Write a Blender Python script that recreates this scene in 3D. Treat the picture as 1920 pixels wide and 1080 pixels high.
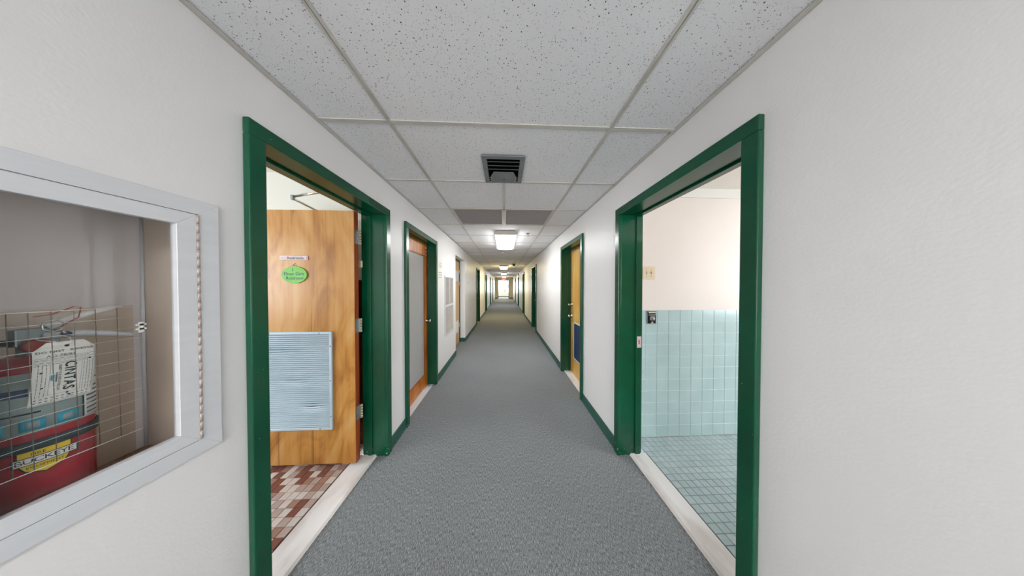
import bpy, bmesh, math, random
from mathutils import Vector, Matrix
random.seed(7)
S = bpy.context.scene
for o in list(bpy.data.objects): bpy.data.objects.remove(o)
COL = S.collection
# ------------------------------------------------------------------ camera
F_PX = 375.0
cam = bpy.data.cameras.new('camera'); co = bpy.data.objects.new('camera', cam); COL.objects.link(co)
cam.sensor_fit = 'HORIZONTAL'; cam.sensor_width = 36.0; cam.lens = 36.0 * F_PX / 1920.0
cam.clip_start = 0.02; cam.clip_end = 200
co.location = (0, 0, 1.45)
co.rotation_euler = (math.pi/2 - math.atan(4.5/F_PX), 0, -math.atan(15/F_PX))
S.camera = co
# ------------------------------------------------------------------ world
W = bpy.data.worlds.new('world'); S.world = W; W.use_nodes = True
W.node_tree.nodes['Background'].inputs[0].default_value = (0.86, 0.93, 1.0, 1)
W.node_tree.nodes['Background'].inputs[1].default_value = 4.5
S.view_settings.view_transform = 'Standard'; S.view_settings.look = 'None'
S.view_settings.gamma = 1.0; S.view_settings.use_curve_mapping = False
S.view_settings.exposure = 1.0
# daylight entering through the windows of the two washrooms and the end lobby
def area(name, loc, rot, sx, sy, power, color):
    l = bpy.data.lights.new(name, 'AREA'); l.shape = 'RECTANGLE'; l.size = sx; l.size_y = sy
    l.energy = power; l.color = color
    o = bpy.data.objects.new(name, l); COL.objects.link(o); o.location = loc; o.rotation_euler = rot
    return o
area('window_daylight_left', (-3.85, 0.2, 1.55), (0, -math.pi/2, 0), 1.1, 1.3, 19, (0.95, 0.98, 1.0))
area('window_daylight_right', (3.85, 0.2, 1.55), (0, math.pi/2, 0), 1.1, 1.3, 18, (0.97, 0.98, 1.0))
area('window_daylight_lobby', (0, 24.85, 1.4), (-math.pi/2, 0, 0), 1.9, 1.6, 60, (0.95, 0.98, 1.0))
area('corridor_fill_behind', (0, -4.7, 1.3), (math.pi/2, 0, 0), 1.6, 1.8, 62, (1.0, 0.985, 0.965))  # added fill light behind the camera, no window stands there
TUBE_COOL = (1.0, 1.0, 0.985); TUBE_WARM = (1.0, 0.84, 0.46)

XL, XR, ZC = -1.008, 0.99, 2.337
WT = 0.182                                     # wall thickness
# ------------------------------------------------------------------ materials
def srgb(r, g, b):
    f = lambda c: (c/255)/12.92 if c/255 <= .04045 else ((c/255+.055)/1.055)**2.4
    return (f(r), f(g), f(b), 1)
def base(name, rough=.5, col=(.8,.8,.8,1), metal=0, spec=.5):
    m = bpy.data.materials.new(name); m.use_nodes = True
    b = m.node_tree.nodes['Principled BSDF']
    b.inputs['Base Color'].default_value = col; b.inputs['Roughness'].default_value = rough
    b.inputs['Metallic'].default_value = metal; b.inputs['Specular IOR Level'].default_value = spec
    return m, m.node_tree, b
def nd(t, kind, **kw):
    n = t.nodes.new(kind)
    for k, v in kw.items():
        if k in n.inputs.keys(): n.inputs[k].default_value = v
        else: setattr(n, k, v)
    return n
def coords(t, world=True, scale=(1,1,1)):
    if world: s = nd(t, 'ShaderNodeNewGeometry').outputs['Position']
    else: s = nd(t, 'ShaderNodeTexCoord').outputs['Object']
    mp = nd(t, 'ShaderNodeMapping'); mp.inputs['Scale'].default_value = scale
    t.links.new(s, mp.inputs['Vector']); return mp.outputs['Vector']
def ramp(t, fac, stops):
    r = nd(t, 'ShaderNodeValToRGB'); e = r.color_ramp.elements
    while len(e) < len(stops): e.new(.5)
    for i, (p, c) in enumerate(stops): e[i].position = p; e[i].color = c
    t.links.new(fac, r.inputs['Fac']); return r.outputs['Color']
def bump(t, b, h, strength, dist):
    n = nd(t, 'ShaderNodeBump', Strength=strength, Distance=dist)
    t.links.new(h, n.inputs['Height']); t.links.new(n.outputs['Normal'], b.inputs['Normal'])
def noisy(name, c1, c2, scale, rough=.5, bstr=0, bdist=.001, sc=(1,1,1), world=True, detail=4, metal=0, spec=.5, lo=.3, hi=.7, bscale=None):
    m, t, b = base(name, rough, metal=metal, spec=spec)
    v = coords(t, world, sc)
    n = nd(t, 'ShaderNodeTexNoise', Scale=scale, Detail=detail); t.links.new(v, n.inputs['Vector'])
    t.links.new(ramp(t, n.outputs['Fac'], [(lo, c1), (hi, c2)]), b.inputs['Base Color'])
    if bstr:
        h = n
        if bscale:
            h = nd(t, 'ShaderNodeTexNoise', Scale=bscale, Detail=2); t.links.new(v, h.inputs['Vector'])
        bump(t, b, h.outputs['Fac'], bstr, bdist)
    return m
M = {}
M['wall'] = noisy('wall_paint', srgb(229,228,228), srgb(233,232,232), 1.6, .42, .35, .0012, bscale=110)
M['wall_cream'] = noisy('cream_paint', srgb(228,228,220), srgb(233,233,226), 1.4, .5, .3, .001, bscale=120)
M['wall_pink'] = noisy('warm_white_paint', srgb(232,222,214), srgb(238,229,221), 1.4, .5, .25, .001, bscale=120)
M['wall_tan'] = noisy('tan_paint', srgb(204,194,162), srgb(212,202,170), 1.6, .5, .4, .001, bscale=110)
def green_paint(name, a, b_, chips=True):
    m, t, b = base(name, .22)
    v = coords(t, True)
    n = nd(t, 'ShaderNodeTexNoise', Scale=2.2, Detail=5); t.links.new(v, n.inputs['Vector'])
    c = ramp(t, n.outputs['Fac'], [(.35, a), (.65, b_)])
    if chips:
        n2 = nd(t, 'ShaderNodeTexNoise', Scale=70, Detail=3); t.links.new(v, n2.inputs['Vector'])
        sep = nd(t, 'ShaderNodeSeparateXYZ'); t.links.new(v, sep.inputs[0])
        lowz = nd(t, 'ShaderNodeMapRange'); lowz.inputs[1].default_value = 0.0; lowz.inputs[2].default_value = .16
        lowz.inputs[3].default_value = .13; lowz.inputs[4].default_value = 0.0
        t.links.new(sep.outputs['Z'], lowz.inputs[0])
        ad = nd(t, 'ShaderNodeMath', operation='ADD'); t.links.new(n2.outputs['Fac'], ad.inputs[0]); t.links.new(lowz.outputs[0], ad.inputs[1])
        k = ramp(t, ad.outputs[0], [(.76, (0,0,0,1)), (.78, (1,1,1,1))])
        mx = nd(t, 'ShaderNodeMix', data_type='RGBA'); t.links.new(k, mx.inputs['Factor'])
        t.links.new(c, mx.inputs['A']); mx.inputs['B'].default_value = srgb(150,165,158); c = mx.outputs['Result']
    t.links.new(c, b.inputs['Base Color'])
    w = nd(t, 'ShaderNodeTexNoise', Scale=1, Detail=2)
    v2 = coords(t, True, (260, 260, 22)); t.links.new(v2, w.inputs['Vector'])
    bump(t, b, w.outputs['Fac'], .25, .0006)
    return m
M['green'] = green_paint('green_gloss_paint', srgb(0,68,44), srgb(0,82,55))
M['base_green'] = noisy('teal_vinyl', srgb(34,80,68), srgb(42,90,78), 3, .4)
M['base_brown'] = noisy('brown_vinyl', srgb(66,54,40), srgb(76,62,48), 3, .4)
def ceiling_mat():
    m, t, b = base('fissured_tile', .9, spec=.1)
    v = coords(t, True)
    nz = nd(t, 'ShaderNodeTexNoise', Scale=90, Detail=2); t.links.new(v, nz.inputs['Vector'])
    mxv = nd(t, 'ShaderNodeMix', data_type='VECTOR'); mxv.inputs['Factor'].default_value = .006
    t.links.new(v, mxv.inputs['A']); t.links.new(nz.outputs['Color'], mxv.inputs['B'])
    outs = []
    for sc, rad, gate in ((118, .27, .25), (270, .26, .40)):
        vo = nd(t, 'ShaderNodeTexVoronoi', Scale=sc); t.links.new(mxv.outputs['Result'], vo.inputs['Vector'])
        sp = nd(t, 'ShaderNodeSeparateColor'); t.links.new(vo.outputs['Color'], sp.inputs[0])
        g = nd(t, 'ShaderNodeMath', operation='GREATER_THAN'); g.inputs[1].default_value = gate; t.links.new(sp.outputs[0], g.inputs[0])
        rr = nd(t, 'ShaderNodeMath', operation='MULTIPLY'); rr.inputs[1].default_value = rad; t.links.new(sp.outputs[1], rr.inputs[0])
        l = nd(t, 'ShaderNodeMath', operation='LESS_THAN'); t.links.new(vo.outputs['Distance'], l.inputs[0]); t.links.new(rr.outputs[0], l.inputs[1])
        x = nd(t, 'ShaderNodeMath', operation='MULTIPLY'); t.links.new(g.outputs[0], x.inputs[0]); t.links.new(l.outputs[0], x.inputs[1]); outs.append(x)
    mxx = nd(t, 'ShaderNodeMath', operation='MAXIMUM'); t.links.new(outs[0].outputs[0], mxx.inputs[0]); t.links.new(outs[1].outputs[0], mxx.inputs[1])
    n2 = nd(t, 'ShaderNodeTexNoise', Scale=1.3, Detail=4); t.links.new(v, n2.inputs['Vector'])
    bc = ramp(t, n2.outputs['Fac'], [(.3, srgb(232,232,235)), (.7, srgb(239,239,241))])
    mx = nd(t, 'ShaderNodeMix', data_type='RGBA'); t.links.new(mxx.outputs[0], mx.inputs['Factor'])
    t.links.new(bc, mx.inputs['A']); mx.inputs['B'].default_value = srgb(92,84,76)
    t.links.new(mx.outputs['Result'], b.inputs['Base Color'])
    inv = nd(t, 'ShaderNodeMath', operation='SUBTRACT'); inv.inputs[0].default_value = 1; t.links.new(mxx.outputs[0], inv.inputs[1])
    bump(t, b, inv.outputs[0], .5, .002)
    return m
M['tile_ceiling'] = ceiling_mat()
M['tee'] = noisy('painted_steel_grid', srgb(194,191,184), srgb(206,203,196), 9, .5)
M['plenum'] = base('plenum_dark', .9, srgb(60,58,55))[0]
def carpet_mat():
    m, t, b = base('grey_loop_carpet', .95, spec=.1)
    v = coords(t, True)
    n = nd(t, 'ShaderNodeTexNoise', Scale=330, Detail=2); t.links.new(v, n.inputs['Vector'])
    v2 = coords(t, True, (330, 60, 1)); n2 = nd(t, 'ShaderNodeTexNoise', Scale=1, Detail=2); t.links.new(v2, n2.inputs['Vector'])
    n3 = nd(t, 'ShaderNodeTexNoise', Scale=1.4, Detail=4); t.links.new(v, n3.inputs['Vector'])
    a = nd(t, 'ShaderNodeMath', operation='ADD'); t.links.new(n.outputs['Fac'], a.inputs[0]); t.links.new(n2.outputs['Fac'], a.inputs[1])
    h = nd(t, 'ShaderNodeMath', operation='MULTIPLY'); h.inputs[1].default_value = .5; t.links.new(a.outputs[0], h.inputs[0])
    c = ramp(t, h.outputs[0], [(.36, srgb(66,72,77)), (.5, srgb(124,128,131)), (.64, srgb(176,178,180))])
    mx = nd(t, 'ShaderNodeMix', data_type='RGBA', blend_type='MULTIPLY'); mx.inputs['Factor'].default_value = 1
    t.links.new(c, mx.inputs['A'])
    t.links.new(ramp(t, n3.outputs['Fac'], [(.3, (.9,.9,.9,1)), (.7, (1,1,1,1))]), mx.inputs['B'])
    t.links.new(mx.outputs['Result'], b.inputs['Base Color'])
    bump(t, b, h.outputs[0], .5, .002)
    return m
M['carpet'] = carpet_mat()
def wood(name, cols, sc=(5, 5, .9), rough=.35):
    m, t, b = base(name, rough)
    v = coords(t, False, sc)
    n = nd(t, 'ShaderNodeTexNoise', Scale=1.1, Detail=8, Distortion=2.2); t.links.new(v, n.inputs['Vector'])
    v2 = coords(t, False, (sc[0]*14, sc[1]*14, sc[2]*1.2)); n2 = nd(t, 'ShaderNodeTexNoise', Scale=1, Detail=3); t.links.new(v2, n2.inputs['Vector'])
    mxf = nd(t, 'ShaderNodeMix', data_type='FLOAT'); mxf.inputs['Factor'].default_value = .22
    t.links.new(n.outputs['Fac'], mxf.inputs['A']); t.links.new(n2.outputs['Fac'], mxf.inputs['B'])
    c = ramp(t, mxf.outputs['Result'], [(.34, cols[0]), (.48, cols[1]), (.66, cols[2])])
    n3 = nd(t, 'ShaderNodeTexNoise', Scale=1, Detail=6, Distortion=.4); t.links.new(coords(t, False, (sc[0]*7, sc[1]*7, .35)), n3.inputs['Vector'])
    mk = nd(t, 'ShaderNodeMix', data_type='RGBA', blend_type='MULTIPLY'); mk.inputs['Factor'].default_value = 1
    t.links.new(c, mk.inputs['A']); t.links.new(ramp(t, n3.outputs['Fac'], [(.33, (.55,.5,.45,1)), (.365, (1,1,1,1))]), mk.inputs['B'])
    t.links.new(mk.outputs['Result'], b.inputs['Base Color'])
    return m
M['wood'] = wood('birch_veneer', (srgb(152,94,34), srgb(190,134,60), srgb(204,158,98)), (3, 3, 1.3))
M['wood_orange'] = wood('orange_stained_wood', (srgb(164,90,14), srgb(196,114,24), srgb(212,138,44)))
M['wood_edge'] = wood('door_edge_wood', (srgb(120,50,18), srgb(160,76,36), srgb(178,96,56)))
M['wood_yellow'] = wood('yellow_birch', (srgb(208,156,72), srgb(222,176,92), srgb(230,190,116)))
M['wood_tan'] = wood('tan_birch', (srgb(196,152,98), srgb(208,166,114), srgb(216,178,130)))
M['alu'] = noisy('brushed_aluminium', srgb(216,219,224), srgb(222,225,229), 3, .42, metal=.12, sc=(1,1,12))
M['alu_dark'] = noisy('satin_steel', srgb(138,146,150), srgb(160,168,172), 6, .35, metal=.6)
M['louvre'] = noisy('grey_blue_louvre', srgb(184,204,218), srgb(200,218,230), 4, .4, metal=.15)
M['chrome'] = base('chrome', .16, srgb(210,208,202), 1)[0]
M['brass'] = noisy('antique_brass_hinge', srgb(186,178,160), srgb(214,204,186), 60, .3, metal=.7)
M['marble'] = noisy('white_marble', srgb(214,206,202), srgb(238,234,233), 7, .25, sc=(1,.35,1), detail=8, lo=.36, hi=.52)
M['aqua'] = noisy('aqua_glazed_tile', srgb(178,206,208), srgb(190,215,217), 5, .18)
M['grout_light'] = noisy('light_grout', srgb(228,240,238), srgb(234,244,242), 20, .8)
M['floor_grey'] = noisy('grey_green_tile', srgb(166,184,187), srgb(180,196,198), 14, .38)
M['floor_grey2'] = noisy('pale_grey_green_tile', srgb(174,190,192), srgb(186,201,202), 14, .38)
M['grout_dark'] = noisy('dark_grout', srgb(96,106,108), srgb(110,118,120), 20, .8)
M['grout_brown'] = noisy('brown_grout', srgb(84,62,56), srgb(98,74,66), 20, .8)
def speck(name, a, b_): return noisy(name, a, b_, 330, .5, detail=2, lo=.35, hi=.65)
M['mos'] = [speck('mosaic_cream', srgb(205,192,186), srgb(224,213,208)), speck('mosaic_pink_grey', srgb(172,150,142), srgb(196,176,168)),
            speck('mosaic_rose', srgb(146,108,94), srgb(178,142,126)), speck('mosaic_red_brown', srgb(112,64,52), srgb(146,92,78))]
M['brown_tile'] = noisy('dark_brown_tile', srgb(82,40,30), srgb(98,52,38), 8, .25)
M['dark'] = base('black_plastic', .4, srgb(14,14,14))[0]
M['duct_dark'] = base('duct_black', .8, srgb(10,10,10))[0]
M['vent_metal'] = noisy('grey_vent_enamel', srgb(120,124,128), srgb(138,142,146), 8, .4, metal=.3)
M['eggcrate'] = noisy('grey_filter', srgb(172,167,165), srgb(184,179,177), 40, .8)
M['fixture'] = base('white_enamel', .4, srgb(188,182,174))[0]
M['white'] = base('white_plastic', .45, srgb(232,230,224))[0]
M['paper'] = base('white_paper', .7, srgb(232,230,224))[0]
M['ivory'] = base('ivory_plastic', .35, srgb(226,208,176))[0]
M['ink'] = base('black_ink', .7, srgb(30,30,34))[0]
M['ink_grey'] = base('grey_ink', .7, srgb(110,110,118))[0]
M['ink_red'] = base('red_ink', .7, srgb(176,60,56))[0]
M['ink_blue'] = base('blue_ink', .7, srgb(70,80,120))[0]
M['sign_green'] = noisy('lime_foam', srgb(108,184,72), srgb(122,198,84), 12, .55)
M['sign_plate'] = noisy('lilac_plate', srgb(198,178,182), srgb(214,194,198), 30, .3)
M['red'] = noisy('red_enamel', srgb(158,12,34), srgb(176,20,44), 6, .22)
M['label_teal'] = noisy('grey_teal_label', srgb(146,162,160), srgb(168,182,180), 18, .4)
M['blue_icon'] = base('blue_print', .4, srgb(40,160,190))[0]
M['band_gap_dark'] = base('dark_strap_gap_shade', .5, srgb(44,52,60))[0]
M['yellow'] = base('yellow_print', .4, srgb(235,200,20))[0]
M['box_in'] = noisy('cabinet_grey_enamel', srgb(232,225,225), srgb(241,236,237), 3, .5)
M['box_brown'] = noisy('cabinet_tan_paint', srgb(212,194,176), srgb(230,214,198), 5, .55, sc=(1,1,.5))
M['rust'] = noisy('rusty_floor', srgb(130,88,64), srgb(180,140,110), 160, .8)
M['wire'] = base('wire_silver', .35, srgb(238,238,236), .1)[0]
M['wire_dark'] = base('wire_brown', .4, srgb(120,104,92), .3)[0]
M['blue_vent'] = base('dark_blue_enamel', .35, srgb(24,52,92))[0]
M['exit_red'] = base('exit_red', .4, srgb(200,40,24))[0]
def emis(name, col, st):
    m, t, b = base(name, .4, (.9,.9,.9,1)); b.inputs['Emission Color'].default_value = (*col, 1); b.inputs['Emission Strength'].default_value = st; return m
M['lens_cool'] = emis('lit_lens_cool', TUBE_COOL, 13)
M['lens_warm'] = emis('lit_lens_warm', TUBE_WARM, 13)
M['exit_red'].node_tree.nodes['Principled BSDF'].inputs['Emission Color'].default_value = (1, .06, .02, 1)
M['exit_red'].node_tree.nodes['Principled BSDF'].inputs['Emission Strength'].default_value = .7
def glass_mat(name, tint=(.985,.99,.99,1)):
    m = bpy.data.materials.new(name); m.use_nodes = True; t = m.node_tree
    for n in list(t.nodes): t.nodes.remove(n)
    o = nd(t, 'ShaderNodeOutputMaterial'); mx = nd(t, 'ShaderNodeMixShader'); tr = nd(t, 'ShaderNodeBsdfTransparent'); gl = nd(t, 'ShaderNodeBsdfGlossy', Roughness=.03)
    lw = nd(t, 'ShaderNodeLayerWeight', Blend=.5); pw = nd(t, 'ShaderNodeMath', operation='POWER'); pw.inputs[1].default_value = 5
    fr = nd(t, 'ShaderNodeMath', operation='MULTIPLY_ADD'); fr.inputs[1].default_value = .9; fr.inputs[2].default_value = .03
    t.links.new(lw.outputs['Facing'], pw.inputs[0]); t.links.new(pw.outputs[0], fr.inputs[0]); tr.inputs[0].default_value = tint
    t.links.new(fr.outputs[0], mx.inputs[0]); t.links.new(tr.outputs[0], mx.inputs[1]); t.links.new(gl.outputs[0], mx.inputs[2]); t.links.new(mx.outputs[0], o.inputs[0])
    return m
M['glass'] = glass_mat('clear_glass')
def patterned():
    m, t, b = base('wired_obscure_glass', .25)
    v = coords(t, True)
    w1 = nd(t, 'ShaderNodeTexWave', Scale=95, bands_direction='Z'); w2 = nd(t, 'ShaderNodeTexWave', Scale=60, bands_direction='Y')
    t.links.new(v, w1.inputs['Vector']); t.links.new(v, w2.inputs['Vector'])
    a = nd(t, 'ShaderNodeMath', operation='MULTIPLY'); t.links.new(w1.outputs['Fac'], a.inputs[0]); t.links.new(w2.outputs['Fac'], a.inputs[1])
    t.links.new(ramp(t, a.outputs[0], [(0, srgb(158,156,155)), (.7, srgb(214,212,211))]), b.inputs['Base Color'])
    return m
M['obscure'] = patterned()
M['leaf'] = noisy('foliage', srgb(120,150,80), srgb(160,180,110), 3, .8, world=False)
M['bark'] = noisy('bark', srgb(110,96,84), srgb(130,116,100), 8, .9)
M['grass'] = noisy('grass', srgb(140,158,96), srgb(166,180,120), 2, .9)
M['asphalt'] = noisy('asphalt', srgb(140,140,140), srgb(156,156,154), 6, .9)
M['sidewall'] = noisy('pale_siding', srgb(196,200,206), srgb(208,212,218), 2, .8)

# ------------------------------------------------------------------ helpers
class B:
    def __init__(s): s.bm = bmesh.new(); s.mats = []
    def mi(s, m):
        if m not in s.mats: s.mats.append(m)
        return s.mats.index(m)
    def box(s, x0, x1, y0, y1, z0, z1, m=None, mat4=None):
        v = [s.bm.verts.new(p) for p in ((x0,y0,z0),(x1,y0,z0),(x1,y1,z0),(x0,y1,z0),(x0,y0,z1),(x1,y0,z1),(x1,y1,z1),(x0,y1,z1))]
        if mat4:
            for q in v: q.co = mat4 @ q.co
        i = s.mi(m) if m else 0
        for f in ((0,3,2,1),(4,5,6,7),(0,1,5,4),(1,2,6,5),(2,3,7,6),(3,0,4,7)):
            s.bm.faces.new([v[k] for k in f]).material_index = i
        return s
    def prism(s, pts, vec, m=None):
        vec = Vector(vec); a = [s.bm.verts.new(p) for p in pts]; b = [s.bm.verts.new(Vector(p)+vec) for p in pts]
        i = s.mi(m) if m else 0; n = len(a)
        fs = [s.bm.faces.new(a[::-1]), s.bm.faces.new(b)] + [s.bm.faces.new((a[k], a[(k+1)%n], b[(k+1)%n], b[k])) for k in range(n)]
        for f in fs: f.material_index = i
        return s
    def tube(s, pts, r, n=8, m=None, cap=True):
        i = s.mi(m) if m else 0; rings = []; pts = [Vector(p) for p in pts]
        for k, p in enumerate(pts):
            d = (pts[min(k+1, len(pts)-1)] - pts[max(k-1, 0)]).normalized()
            u = d.cross(Vector((0,0,1)) if abs(d.z) < .9 else Vector((1,0,0))).normalized(); w = d.cross(u)
            rr = r[k] if isinstance(r, (list, tuple)) else r
            rings.append([s.bm.verts.new(p + (u*math.cos(2*math.pi*j/n) + w*math.sin(2*math.pi*j/n))*rr) for j in range(n)])
        for a, b in zip(rings, rings[1:]):
            for j in range(n):
                f = s.bm.faces.new((a[j], a[(j+1)%n], b[(j+1)%n], b[j])); f.material_index = i; f.smooth = True
        if cap:
            for rg in (rings[0][::-1], rings[-1]): s.bm.faces.new(rg).material_index = i
        return s
    def lathe(s, prof, c, axis='z', n=32, m=None):
        i = s.mi(m) if m else 0; rings = []; c = Vector(c)
        for r, h in prof:
            rg = []
            for j in range(n):
                a = 2*math.pi*j/n; p = {'z': (r*math.cos(a), r*math.sin(a), h), 'x': (h, r*math.cos(a), r*math.sin(a)), 'y': (r*math.sin(a), h, r*math.cos(a))}[axis]
                rg.append(s.bm.verts.new(c + Vector(p)))
            rings.append(rg)
        for a, b in zip(rings, rings[1:]):
            for j in range(n):
                f = s.bm.faces.new((a[j], a[(j+1)%n], b[(j+1)%n], b[j])); f.material_index = i; f.smooth = True
        for rg, r in ((rings[0][::-1], prof[0][0]), (rings[-1], prof[-1][0])):
            if r > 1e-4: s.bm.faces.new(rg).material_index = i
        return s
    def mesh(s, name, mat=None):
        bmesh.ops.remove_doubles(s.bm, verts=s.bm.verts, dist=1e-6) if False else None
        bmesh.ops.recalc_face_normals(s.bm, faces=s.bm.faces)
        me = bpy.data.meshes.new(name); s.bm.to_mesh(me); s.bm.free()
        for m in (s.mats or [mat]): me.materials.append(m)
        return me
    def obj(s, name, mat=None, parent=None, bevel=0, seg=2):
        if parent is not None:
            inv = Matrix.Translation(-world_loc(parent)); bmesh.ops.transform(s.bm, matrix=inv, verts=s.bm.verts)
        o = bpy.data.objects.new(name, s.mesh(name, mat)); COL.objects.link(o)
        if parent is not None: o.parent = parent
        if bevel:
            b = o.modifiers.new('bevel', 'BEVEL'); b.width = bevel; b.segments = seg; b.limit_method = 'ANGLE'
        return o
def world_loc(o):
    v = Vector((0,0,0))
    while o is not None: v += o.location; o = o.parent
    return v
def tag(o, label=None, cat=None, group=None, kind=None):
    if label: o['label'] = label
    if cat: o['category'] = cat
    if group: o['group'] = group
    if kind: o['kind'] = kind
    return o
def thing(name, loc, label, cat, group=None, kind=None):
    o = bpy.data.objects.new(name, None); COL.objects.link(o); o.location = loc; o.empty_display_size = .1
    return tag(o, label, cat, group, kind)
def text_mesh(body, size, extrude=.0004, align='CENTER', space=1.0, bold=0):
    cu = bpy.data.curves.new('lettering', 'FONT'); cu.body = body; cu.size = size; cu.extrude = extrude; cu.align_x = align; cu.align_y = 'CENTER'
    cu.space_character = space; cu.offset = bold; cu.resolution_u = 2
    o = bpy.data.objects.new('lettering', cu); COL.objects.link(o)
    dg = bpy.context.evaluated_depsgraph_get(); dg.update()
    me = bpy.data.meshes.new_from_object(o.evaluated_get(dg)); bpy.data.objects.remove(o)
    return me
def place(me, name, mat, fn, parent):
    """me is drawn in a flat (u,v,w) frame; fn maps it into the world"""
    off = world_loc(parent)
    for v in me.vertices: v.co = Vector(fn(*v.co)) - off
    me.materials.clear(); me.materials.append(mat)
    o = bpy.data.objects.new(name, me); COL.objects.link(o); o.parent = parent
    return o
def chamfer_tile(w, d, h, c=.0015):
    b = B(); v = []
    for z, k in ((0, 0), (h-c, 0), (h, c)):
        v.append([b.bm.verts.new(p) for p in ((k,k,z),(w-k,k,z),(w-k,d-k,z),(k,d-k,z))])
    b.bm.faces.new(v[2])
    for a, e in zip(v, v[1:]):
        for j in range(4): b.bm.faces.new((a[j], a[(j+1)%4], e[(j+1)%4], e[j]))
    return b

# ------------------------------------------------------------------ setting: walls
CW, CP, HT, HI = .058, .025, 2.103, 2.042    # casing width / projection, outer and inner head height
Ldoors = [(.818, 1.782), (2.062, 3.012), (7.30, 8.25), (10.70, 11.65), (14.25, 15.20), (17.42, 18.37)]
Rdoors = [(.727, 1.708), (2.452, 3.390), (6.05, 7.00), (9.52, 10.47), (13.2, 14.15), (16.9, 17.85)]
YB, YE = -5.0, 22.6
def wall_run(b, x0, x1, y0, y1, holes, ztop=2.6):
    """holes: (ya, yb, za, zb)"""
    y = y0
    for ya, yb, za, zb in sorted(holes):
        b.box(x0, x1, y, ya, 0, ztop)
        if za > 0: b.box(x0, x1, ya, yb, 0, za)
        b.box(x0, x1, ya, yb, zb, ztop)
        y = yb
    b.box(x0, x1, y, y1, 0, ztop)
J = .02   # jamb board thickness
hL = [(a+CW-J, c-CW+J, 0, HI+J) for a, c in Ldoors] + [(.362, .722, .917, 1.707), (4.21, 5.222, 0, 2.088)]
b = B(); wall_run(b, XL-WT, XL, YB, YE, hL)
wl = tag(b.obj('wall_left', M['wall']), 'off-white textured corridor wall on the left holding the glazed extinguisher cabinet', 'wall', kind='structure')
hR = [(a+CW-J, c-CW+J, 0, HI+J) for a, c in Rdoors]
b = B(); wall_run(b, XR, XR+WT, YB, YE, hR)
wr = tag(b.obj('wall_right', M['wall']), 'off-white textured corridor wall on the right beside the green tiled washroom doorway', 'wall', kind='structure')
b = B(); b.box(XL-WT, XR+WT, YB-.1, YB, 0, 2.6)
tag(b.obj('wall_back', M['wall']), 'plain off-white wall closing the corridor behind the viewpoint', 'wall', kind='structure')
# far end wall with the open lobby doorway
EX0, EX1 = -.64, .52
b = B()
b.box(XL-WT-.8, EX0, YE, YE+.12, 0, 2.6); b.box(EX1, XR+WT+.8, YE, YE+.12, 0, 2.6); b.box(EX0, EX1, YE, YE+.12, 2.035, 2.6)
tag(b.obj('wall_end', M['wall_tan']), 'tan wall closing the far end of the corridor around the bright opening', 'wall', kind='structure')
# niche back + cheeks on the left wall
b = B(); nx = -1.14
b.box(nx-.05, nx-.045, 4.2, 5.23, 0, 2.1)
tag(b.obj('wall_niche', M['wall']), 'shallow wall recess behind the tan door past the tall wall grille', 'wall', kind='structure')

# carpet floor
b = B(); b.box(XL-WT, XR+WT, YB, 25.6, -.05, 0)
fl = tag(b.obj('floor', M['carpet']), 'grey blue loop carpet running the full length of the corridor', 'floor', kind='structure')

# baseboards
def baseboard(side, name, doors, extra, label):
    b = B(); ys = sorted(doors + extra); y = YB
    x0, x1 = (XL, XL+.011) if side < 0 else (XR-.011, XR)
    for a, c in ys + [(YE, YE)]:
        if a > y + .01:
            b.box(x0, x1, y, a, 0, .1)
            b.box(x0 - (.0 if side < 0 else .007), x1 + (.007 if side < 0 else .0), y, a, 0, .012)
        y = c
    o = b.obj(name, M['base_green'], bevel=.002, seg=1)
    return tag(o, label, 'baseboard', kind='structure')
baseboard(-1, 'baseboard_left', Ldoors, [(4.21, 5.222)], 'dark teal cove baseboard along the left wall between door casings')
baseboard(1, 'baseboard_right', Rdoors, [], 'dark teal cove baseboard along the right wall between door casings')
b = B(); b.box(XL, EX0-.04, YE-.011, YE, 0, .1); b.box(EX1+.04, XR, YE-.011, YE, 0, .1)
tag(b.obj('baseboard_end', M['base_brown']), 'dark baseboard across the tan end wall either side of the opening', 'baseboard', kind='structure')
b = B(); b.box(-1.129, XL, 5.211, 5.222, 0, .1)
tag(b.obj('baseboard_niche', M['base_green']), 'short green baseboard on the far cheek of the left recess', 'baseboard', kind='structure')

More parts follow.
